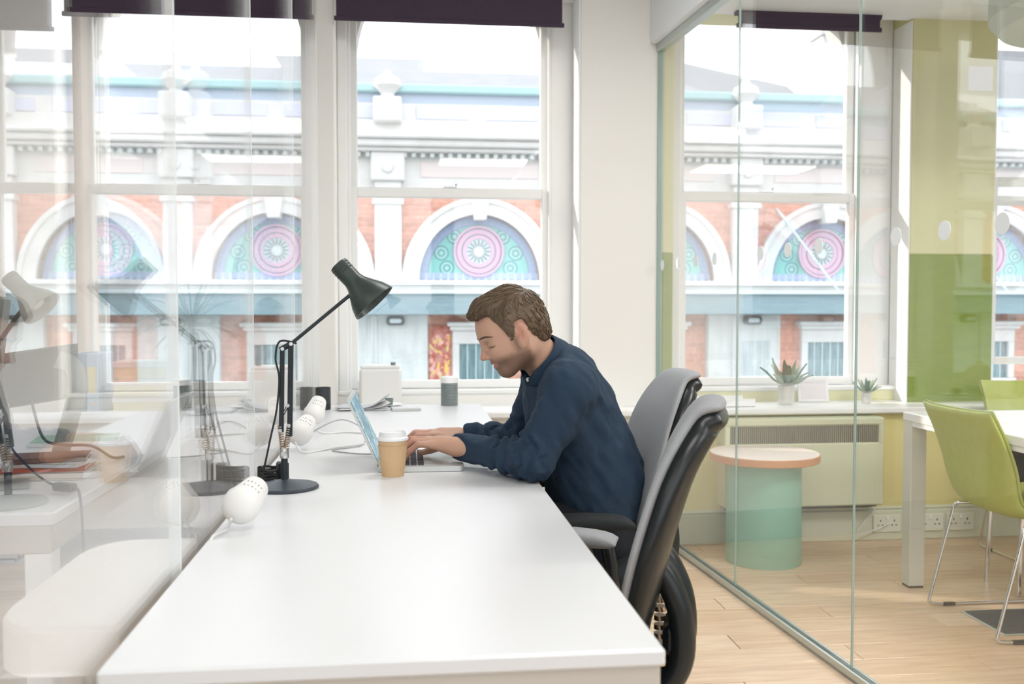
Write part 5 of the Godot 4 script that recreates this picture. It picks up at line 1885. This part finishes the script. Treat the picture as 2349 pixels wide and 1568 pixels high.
func person() -> void:
	var t := thing("person", "bearded man in dark blue shirt bent over a laptop typing at the white desk", "person")
	# ---- head frame: x forward, y up, z to his right
	var pit := 0.44
	var yw := 0.10
	var fwd := Vector3(-cos(pit) * cos(yw), -sin(pit), cos(pit) * sin(yw))
	var hr := fwd.cross(Vector3.UP).normalized()
	var hup := hr.cross(fwd).normalized()
	var head := Transform3D(Basis(fwd, hup, hr), Vector3(0.276, 1.100, -2.46))
	var inv := head.affine_inverse()
	var f := Field.new()
	f.frame = head
	f.ell(Vector3(-0.007, 0.028, 0), Vector3(0.085, 0.078, 0.072), 0.02)
	f.ell(Vector3(0.036, 0.020, 0), Vector3(0.050, 0.062, 0.058), 0.03)
	f.ell(Vector3(0.029, -0.028, 0), Vector3(0.049, 0.062, 0.054), 0.03)
	for s in [-1.0, 1.0]:
		f.cap(Vector3(-0.002, -0.048, 0.050 * s), Vector3(0.050, -0.078, 0.018 * s), 0.018, 0.015, 0.03)
		f.cap(Vector3(-0.002, -0.01, 0.056 * s), Vector3(-0.002, -0.048, 0.050 * s), 0.016, 0.016, 0.03)
		f.ell(Vector3(0.050, -0.022, 0.034 * s), Vector3(0.024, 0.022, 0.022), 0.03)
		f.cap(Vector3(0.0755, 0.0195, 0.010 * s), Vector3(0.060, 0.020, 0.048 * s), 0.0100, 0.009, 0.012)
	f.ell(Vector3(0.058, -0.082, 0), Vector3(0.018, 0.016, 0.022), 0.022)
	for s in [-1.0, 1.0]:
		f.ell(Vector3(0.085, 0.000, 0.032 * s), Vector3(0.017, 0.0125, 0.019), 0.008, true)
		f.ell(Vector3(0.0645, 0.000, 0.031 * s), Vector3(0.0135, 0.0125, 0.0155), 0.003)
		f.cap(Vector3(0.0775, -0.0015, 0.020 * s), Vector3(0.0725, -0.002, 0.044 * s), 0.0036, 0.0030, 0.002)
	# nose
	f.cap(Vector3(0.0785, 0.010, 0), Vector3(0.095, -0.022, 0), 0.0070, 0.0075, 0.008)
	f.ell(Vector3(0.0965, -0.027, 0), Vector3(0.0110, 0.0085, 0.0110), 0.006)
	for s in [-1.0, 1.0]:
		f.ell(Vector3(0.085, -0.0305, 0.0130 * s), Vector3(0.0115, 0.0080, 0.0070), 0.004)
		f.ell(Vector3(0.090, -0.0380, 0.0070 * s), Vector3(0.006, 0.0035, 0.0040), 0.003, true)
		f.cap(Vector3(0.077, -0.030, 0.021 * s), Vector3(0.062, -0.052, 0.034 * s), 0.0022, 0.002, 0.006, true)
	# lips
	f.cap(Vector3(0.0775, -0.0485, 0), Vector3(0.062, -0.0535, 0.023), 0.0075, 0.004, 0.010)
	f.cap(Vector3(0.0775, -0.0485, 0), Vector3(0.062, -0.0535, -0.023), 0.0075, 0.004, 0.010)
	f.cap(Vector3(0.0735, -0.0615, 0), Vector3(0.061, -0.0580, 0.020), 0.0075, 0.004, 0.009)
	f.cap(Vector3(0.0735, -0.0615, 0), Vector3(0.061, -0.0580, -0.020), 0.0075, 0.004, 0.009)
	f.cap(Vector3(0.0825, -0.0552, 0.016), Vector3(0.0825, -0.0552, -0.016), 0.0022, 0.0025, 0.004, true)
	# ears
	for s in [-1.0, 1.0]:
		var et := Basis(Vector3(0, 1, 0), 0.32 * s) * Basis(Vector3(0, 0, 1), 0.16)
		f.ell(Vector3(-0.003, -0.006, 0.076 * s), Vector3(0.018, 0.032, 0.0075), 0.008, false, et)
		f.ell(Vector3(0.002, -0.002, 0.0855 * s), Vector3(0.0105, 0.021, 0.0085), 0.003, true, et)
		f.cap(Vector3(0.007, -0.008, 0.079 * s), Vector3(-0.005, 0.010, 0.0795 * s), 0.0028, 0.0022, 0.003)
		f.ell(Vector3(0.006, -0.032, 0.074 * s), Vector3(0.008, 0.009, 0.006), 0.006)
	# neck, down into the shoulders
	f.frame = Transform3D()
	var nk0: Vector3 = head * Vector3(-0.024, -0.045, 0)
	f.cap(nk0, Vector3(0.395, 0.985, -2.515), 0.050, 0.056, 0.03)
	f.cap(Vector3(0.40, 0.98, -2.52), Vector3(0.44, 0.93, -2.525), 0.05, 0.06, 0.03)
	var skin_a := Color(0.56, 0.33, 0.235)
	var tint := func(p: Vector3) -> Color:
		var q: Vector3 = inv * p
		var c := skin_a
		# warmer nose, ears and cheeks
		var warm := clampf(1.2 - Vector3((q.x - 0.098) / 0.022, (q.y + 0.029) / 0.022, q.z / 0.02).length(), 0.0, 1.0)
		warm = maxf(warm, clampf(1.0 - Vector3((q.x + 0.000) / 0.03, (q.y - 0.003) / 0.045, (absf(q.z) - 0.084) / 0.014).length(), 0.0, 1.0))
		c = c.lerp(Color(0.56, 0.22, 0.16), warm * 0.6)
		# stubble along jaw, chin and upper lip
		var jaw := clampf((-0.034 - q.y) / 0.018 + clampf((0.03 - q.x) * 14.0, 0.0, 1.2) * 0.0, 0.0, 1.0)
		jaw *= clampf((q.x + 0.018) / 0.015, 0.0, 1.0) * clampf((q.y + 0.135) / 0.02, 0.0, 1.0)
		var side := clampf(1.0 - absf(q.x - 0.018) / 0.016, 0.0, 1.0) * clampf((0.01 - q.y) / 0.02, 0.0, 1.0) * clampf((absf(q.z) - 0.04) / 0.01, 0.0, 1.0)
		jaw = maxf(jaw, side * 0.8)
		var lip := clampf(1.4 - Vector3((q.x - 0.077) / 0.014, (q.y + 0.0552) / 0.0085, q.z / 0.021).length() * 1.1, 0.0, 1.0)
		jaw *= 1.0 - lip
		c = c.lerp(Color(0.15, 0.085, 0.05), jaw * 0.80)
		c = c.lerp(Color(0.42, 0.16, 0.125), lip * 0.8)
		return c
	var body := Mb.new()
	f.mesh(body, Vector3(0.12, 0.90, -2.62), Vector3(0.47, 1.23, -2.34), 0.0030, tint)
	# ---- hands on the keyboard
	var lw := Vector3(0.138, 0.787, -2.572)
	var rw := Vector3(0.155, 0.787, -2.775)
	var hf := Field.new()
	hand(hf, lw, [Vector3(0.066, 0.797, -2.642), Vector3(0.060, 0.801, -2.620), Vector3(0.062, 0.799, -2.598), Vector3(0.070, 0.793, -2.578)], [Vector3(-0.016, 0.755, -2.652), Vector3(-0.027, 0.755, -2.630), Vector3(-0.022, 0.755, -2.606), Vector3(-0.004, 0.755, -2.582)], [Vector3(0.098, 0.780, -2.638), Vector3(0.068, 0.766, -2.664), Vector3(0.040, 0.757, -2.672)])
	hf.cap(lw, Vector3(0.185, 0.785, -2.545), 0.0235, 0.024, 0.01)
	hand(hf, rw, [Vector3(0.075, 0.797, -2.725), Vector3(0.070, 0.802, -2.747), Vector3(0.073, 0.800, -2.769), Vector3(0.083, 0.794, -2.789)], [Vector3(-0.008, 0.755, -2.718), Vector3(-0.020, 0.755, -2.740), Vector3(-0.014, 0.755, -2.765), Vector3(0.008, 0.755, -2.790)], [Vector3(0.108, 0.780, -2.718), Vector3(0.076, 0.766, -2.698), Vector3(0.050, 0.757, -2.690)])
	hf.cap(rw, Vector3(0.205, 0.787, -2.775), 0.0235, 0.024, 0.01)
	var htint := func(p: Vector3) -> Color:
		return skin_a.lerp(Color(0.56, 0.25, 0.18), clampf((0.05 - p.x) / 0.08, 0.0, 0.6))
	hf.mesh(body, Vector3(-0.05, 0.735, -2.83), Vector3(0.22, 0.84, -2.50), 0.0030, htint)
	# ---- the rest of the body, under the clothes
	var bf := Field.new()
	bf.cap(Vector3(0.435, 0.91, -2.525), Vector3(0.52, 0.60, -2.545), 0.075, 0.10, 0.05)
	for s in [[-2.355, -2.345, -2.55, 0.185, 0.300], [-2.70, -2.72, -2.775, 0.205, 0.325]]:
		bf.cap(Vector3(0.40, 0.95, s[0]), Vector3(s[4], 0.785, s[1]), 0.036, 0.028, 0.03)
		bf.cap(Vector3(s[4], 0.785, s[1]), Vector3(s[3], 0.786, s[2]), 0.028, 0.018, 0.02)
	bf.cap(Vector3(0.41, 0.955, -2.40), Vector3(0.41, 0.955, -2.65), 0.04, 0.04, 0.03)
	for z in [-2.46, -2.64]:
		bf.cap(Vector3(0.50, 0.56, z), Vector3(0.07, 0.55, z), 0.075, 0.05, 0.03)
		bf.cap(Vector3(0.07, 0.55, z), Vector3(0.10, 0.11, z), 0.047, 0.034, 0.02)
	bf.mesh(body, Vector3(0.0, 0.05, -2.86), Vector3(0.68, 1.08, -2.22), 0.012, func(_p: Vector3) -> Color: return skin_a)
	part("body", body, M.skin, t)
	# ---- shirt
	var wr := FastNoiseLite.new()
	wr.seed = 21
	wr.frequency = 1.0
	wr.noise_type = FastNoiseLite.TYPE_SIMPLEX_SMOOTH
	wr.fractal_octaves = 2
	var sf := Field.new()
	sf.ell(Vector3(0.435, 0.885, -2.53), Vector3(0.118, 0.165, 0.165), 0.05, false, Basis(Vector3(0, 0, 1), 0.32))
	sf.ell(Vector3(0.512, 0.69, -2.545), Vector3(0.137, 0.20, 0.16), 0.08, false, Basis(Vector3(0, 0, 1), 0.18))
	sf.cap(Vector3(0.412, 0.968, -2.385), Vector3(0.405, 0.968, -2.675), 0.062, 0.062, 0.06)
	sf.cap(Vector3(0.415, 1.0, -2.47), Vector3(0.415, 1.0, -2.58), 0.056, 0.056, 0.05)
	sf.cap(Vector3(0.452, 0.905, -2.46), Vector3(0.452, 0.905, -2.60), 0.07, 0.07, 0.06)
	# near sleeve, far sleeve
	sf.cap(Vector3(0.405, 0.955, -2.365), Vector3(0.318, 0.792, -2.345), 0.066, 0.052, 0.035)
	sf.cap(Vector3(0.318, 0.786, -2.345), Vector3(0.185, 0.784, -2.545), 0.053, 0.036, 0.018)
	sf.cap(Vector3(0.190, 0.784, -2.538), Vector3(0.140, 0.786, -2.580), 0.0385, 0.0375, 0.006)
	sf.cap(Vector3(0.395, 0.955, -2.69), Vector3(0.335, 0.792, -2.72), 0.064, 0.052, 0.035)
	sf.cap(Vector3(0.335, 0.788, -2.72), Vector3(0.205, 0.786, -2.775), 0.053, 0.037, 0.018)
	sf.cap(Vector3(0.212, 0.786, -2.773), Vector3(0.150, 0.787, -2.777), 0.0385, 0.0375, 0.006)
	# the neck opening and the ends of the cuffs
	sf.cap(head * Vector3(-0.024, -0.10, 0), Vector3(0.366, 1.02, -2.515), 0.062, 0.056, 0.008, true)
	sf.bump = func(p: Vector3) -> float:
		var w := wr.get_noise_3d(p.x * 13.0, p.y * 9.0, p.z * 11.0) * 0.006
		if p.y < 0.86 and p.x < 0.34:
			# folds that ring the forearms
			w += 0.0062 * sin(p.x * 150.0 + p.z * 60.0 + wr.get_noise_3d(p.x * 9.0, p.y * 22.0, p.z * 9.0) * 5.0) * clampf((p.x - 0.19) / 0.03, 0.0, 1.0)
		else:
			w += 0.005 * wr.get_noise_3d(p.x * 26.0 + p.y * 18.0, p.y * 8.0, p.z * 16.0)
		return w
	sf.trim = func(p: Vector3) -> float:
		# flat cuffs, the desk under the forearms, the hem in the seat
		var d := maxf(DESK + 0.001 - p.y if p.x < 0.345 else -1.0, 0.53 - p.y)
		if p.x < 0.25:
			d = maxf(d, 0.142 - p.x + (p.z + 2.565) * 0.5 if p.z > -2.66 else 0.166 - p.x)
		return d
	var sm := Mb.new()
	sf.mesh(sm, Vector3(0.10, 0.52, -2.86), Vector3(0.68, 1.09, -2.25), 0.0065)
	var shirt := part("shirt", sm, M.denim, t)
	# collar: a stand of cloth that circles the neck, open at the throat, with two points
	var nax := (nk0 - Vector3(0.395, 0.985, -2.515)).normalized()
	var nx := (fwd - nax * fwd.dot(nax)).normalized()
	var nz := nax.cross(nx)
	var nb := Vector3(0.395, 0.985, -2.515).lerp(nk0, 0.50)
	part("collar", Mb.new().pillow(func(u: float, v: float) -> Vector3:
		# opens at the throat; there the points fall forward
		var a := u * 2.75 + PI
		var fall := pow(absf(u), 5.0)
		var rad := 0.0595 + 0.009 * (1.0 - v) + 0.008 * fall
		return nb + nax * (0.024 * v + 0.006 - 0.032 * fall) + (nx * cos(a) + nz * sin(a)) * rad, 0.007, 44, 10, 16.0), M.denim, shirt)
	for k in 4:
		# buttons down the front, on the chest side that faces the laptop
		var yb := 0.975 - 0.06 * k
		var px := 0.335 + 0.012 * k - 0.012
		part("button", Mb.new().cyl(Vector3(px, yb, -2.49), Vector3(px - 0.006, yb - 0.001, -2.486), 0.0055, -1, 14), M.button, shirt)
	# ---- trousers and shoes
	var tf := Field.new()
	tf.ell(Vector3(0.50, 0.575, -2.55), Vector3(0.145, 0.095, 0.17), 0.05)
	for z in [-2.46, -2.64]:
		tf.cap(Vector3(0.49, 0.565, z), Vector3(0.07, 0.555, z), 0.088, 0.064, 0.05)
		tf.cap(Vector3(0.07, 0.55, z), Vector3(0.10, 0.11, z), 0.063, 0.056, 0.03)
	tf.bump = func(p: Vector3) -> float: return wr.get_noise_3d(p.x * 12.0, p.y * 12.0, p.z * 12.0) * 0.005
	tf.trim = func(p: Vector3) -> float: return 0.095 - p.y
	var tm := Mb.new()
	tf.mesh(tm, Vector3(-0.02, 0.07, -2.76), Vector3(0.68, 0.70, -2.34), 0.009)
	part("trousers", tm, M.trousers, t)
	for z in [-2.46, -2.64]:
		var hf2 := Field.new()
		hf2.ell(Vector3(0.10, 0.045, z), Vector3(0.055, 0.05, 0.042), 0.03)
		hf2.ell(Vector3(0.0, 0.035, z), Vector3(0.095, 0.036, 0.046), 0.04)
		hf2.trim = func(p: Vector3) -> float: return 0.004 - p.y
		var hm := Mb.new()
		hf2.mesh(hm, Vector3(-0.12, 0.0, z - 0.07), Vector3(0.18, 0.12, z + 0.07), 0.007)
		part("shoe", hm, M.shoe, t)
	# ---- hair: short sides, a longer top swept up and forward over the brow
	var hair := Field.new()
	hair.frame = head
	hair.ell(Vector3(-0.010, 0.031, 0), Vector3(0.0905, 0.083, 0.0775), 0.02)
	for s in [-0.03, 0.0, 0.03]:
		hair.cap(Vector3(-0.025, 0.090, s), Vector3(0.046, 0.088, s * 0.9), 0.017, 0.019, 0.03)
		hair.cap(Vector3(0.046, 0.087, s * 0.9), Vector3(0.074, 0.080, s * 0.8), 0.018, 0.011, 0.02)
	for s in [-1.0, 1.0]:
		hair.cap(Vector3(0.024, 0.035, 0.066 * s), Vector3(0.021, -0.004, 0.0645 * s), 0.013, 0.008, 0.02)
	hair.ell(Vector3(-0.056, -0.022, 0), Vector3(0.036, 0.048, 0.052), 0.03)
	hair.bump = func(p: Vector3) -> float:
		var q: Vector3 = inv * p
		return 0.0012 * sin(q.z * 420.0 + wr.get_noise_3d(q.x * 26.0, q.y * 26.0, q.z * 20.0) * 5.0) + wr.get_noise_3d(q.x * 20.0, q.y * 20.0, q.z * 60.0) * 0.0015
	hair.trim = func(p: Vector3) -> float:
		# below this line the face, the ears and the nape stay bare
		var q: Vector3 = inv * p
		var line := 0.072
		if q.x < 0.052:
			line = lerpf(0.012, 0.072, clampf((q.x - 0.030) / 0.022, 0.0, 1.0))
		if q.x < 0.030:
			line = -0.012
		if q.x < 0.011:
			line = lerpf(0.030, -0.012, clampf((q.x - 0.003) / 0.008, 0.0, 1.0))
		if q.x < -0.022:
			line = lerpf(-0.055, 0.030, clampf((q.x + 0.038) / 0.016, 0.0, 1.0))
		if absf(q.z) < 0.05 and q.x < 0.0:
			line = minf(line, -0.055)
		return line - q.y
	var hm2 := Mb.new()
	hair.mesh(hm2, Vector3(0.13, 0.98, -2.58), Vector3(0.43, 1.26, -2.35), 0.0036)
	# locks laid over it: forward on the top, down and back on the sides
	var hr2 := RandomNumberGenerator.new()
	hr2.seed = 11
	var core := Vector3(-0.008, 0.032, 0)
	var made := 0
	for k in 2600:
		if made >= 1100:
			break
		var dir := Vector3(hr2.randf_range(-1, 1), hr2.randf_range(-0.8, 1), hr2.randf_range(-1, 1)).normalized()
		var p := hair.onto(head * core, (head.basis * dir).normalized(), 0.15)
		if (hair.trim as Callable).call(p) > -0.005:
			continue
		made += 1
		var q := inv * p
		var top := clampf((q.y - 0.06) / 0.04, 0.0, 1.0)
		var flow := Vector3(-0.45, -1.0, 0.0).lerp(Vector3(1.0, 0.15, hr2.randf_range(-0.15, 0.15)), top)
		var ln := lerpf(0.014, 0.034, top) * hr2.randf_range(0.7, 1.3)
		var pts := []
		for j in 5:
			var nn := (q - core).normalized()
			pts.append(head * (q + nn * (0.0002 + 0.0011 * sin(PI * j / 4.0))))
			var t2 := (flow - nn * flow.dot(nn)).normalized()
			q += t2 * ln / 4.0
			if j < 4:
				var nd := (q - core).normalized()
				q = inv * hair.onto(head * core, (head.basis * nd).normalized(), 0.15)
		hm2.tube(pts, [0.0008, 0.0013, 0.0013, 0.0010, 0.0003], 4)
	part("hair", hm2, M.hair, t)
	# ---- eyes and brows
	for s in [-1.0, 1.0]:
		var eb := Mb.new()
		var c: Vector3 = head * Vector3(0.0635, -0.001, 0.031 * s)
		eb.lathe([Vector2(0, -0.0118), Vector2(0.006, -0.0102), Vector2(0.0102, -0.006), Vector2(0.0118, 0), Vector2(0.0102, 0.006), Vector2(0.006, 0.0102), Vector2(0, 0.0118)], Transform3D(Basis(), c), 20)
		var eye := part("eye", eb, M.eye, t)
		var g: Vector3 = head * Vector3(0.0742, -0.0052, 0.031 * s)
		part("iris", Mb.new().cyl(c.lerp(g, 0.88), g, 0.0055, 0.0045, 14), M.iris, eye)
		var br := []
		for j in 9:
			var u := j / 8.0
			var z: float = (0.011 + 0.040 * u) * s
			br.append(f.onto(head * Vector3(0.03, 0.0215 + 0.004 * sin(u * PI) - 0.004 * u, z * 0.8), (head.basis * Vector3(1.0, 0.0, (0.1 + 0.5 * u) * s)).normalized(), 0.10))
		var la := []
		for j in 7:
			var u := j / 6.0
			var z: float = (0.020 + 0.026 * u) * s
			la.append(f.onto(head * Vector3(0.03, -0.0055 - 0.0015 * sin(u * PI), z * 0.9), (head.basis * Vector3(1.0, 0.0, (0.1 + 0.35 * u) * s)).normalized(), 0.10))
		part("eyelashes", Mb.new().tube(la, [0.0005, 0.0011, 0.0013, 0.0014, 0.0014, 0.0012, 0.0006], 6), M.brow, eye)
		part("eyebrow", Mb.new().tube(br, [0.0014, 0.0020, 0.0023, 0.0024, 0.0023, 0.0021, 0.0017, 0.0012, 0.0006], 7), M.brow, t)
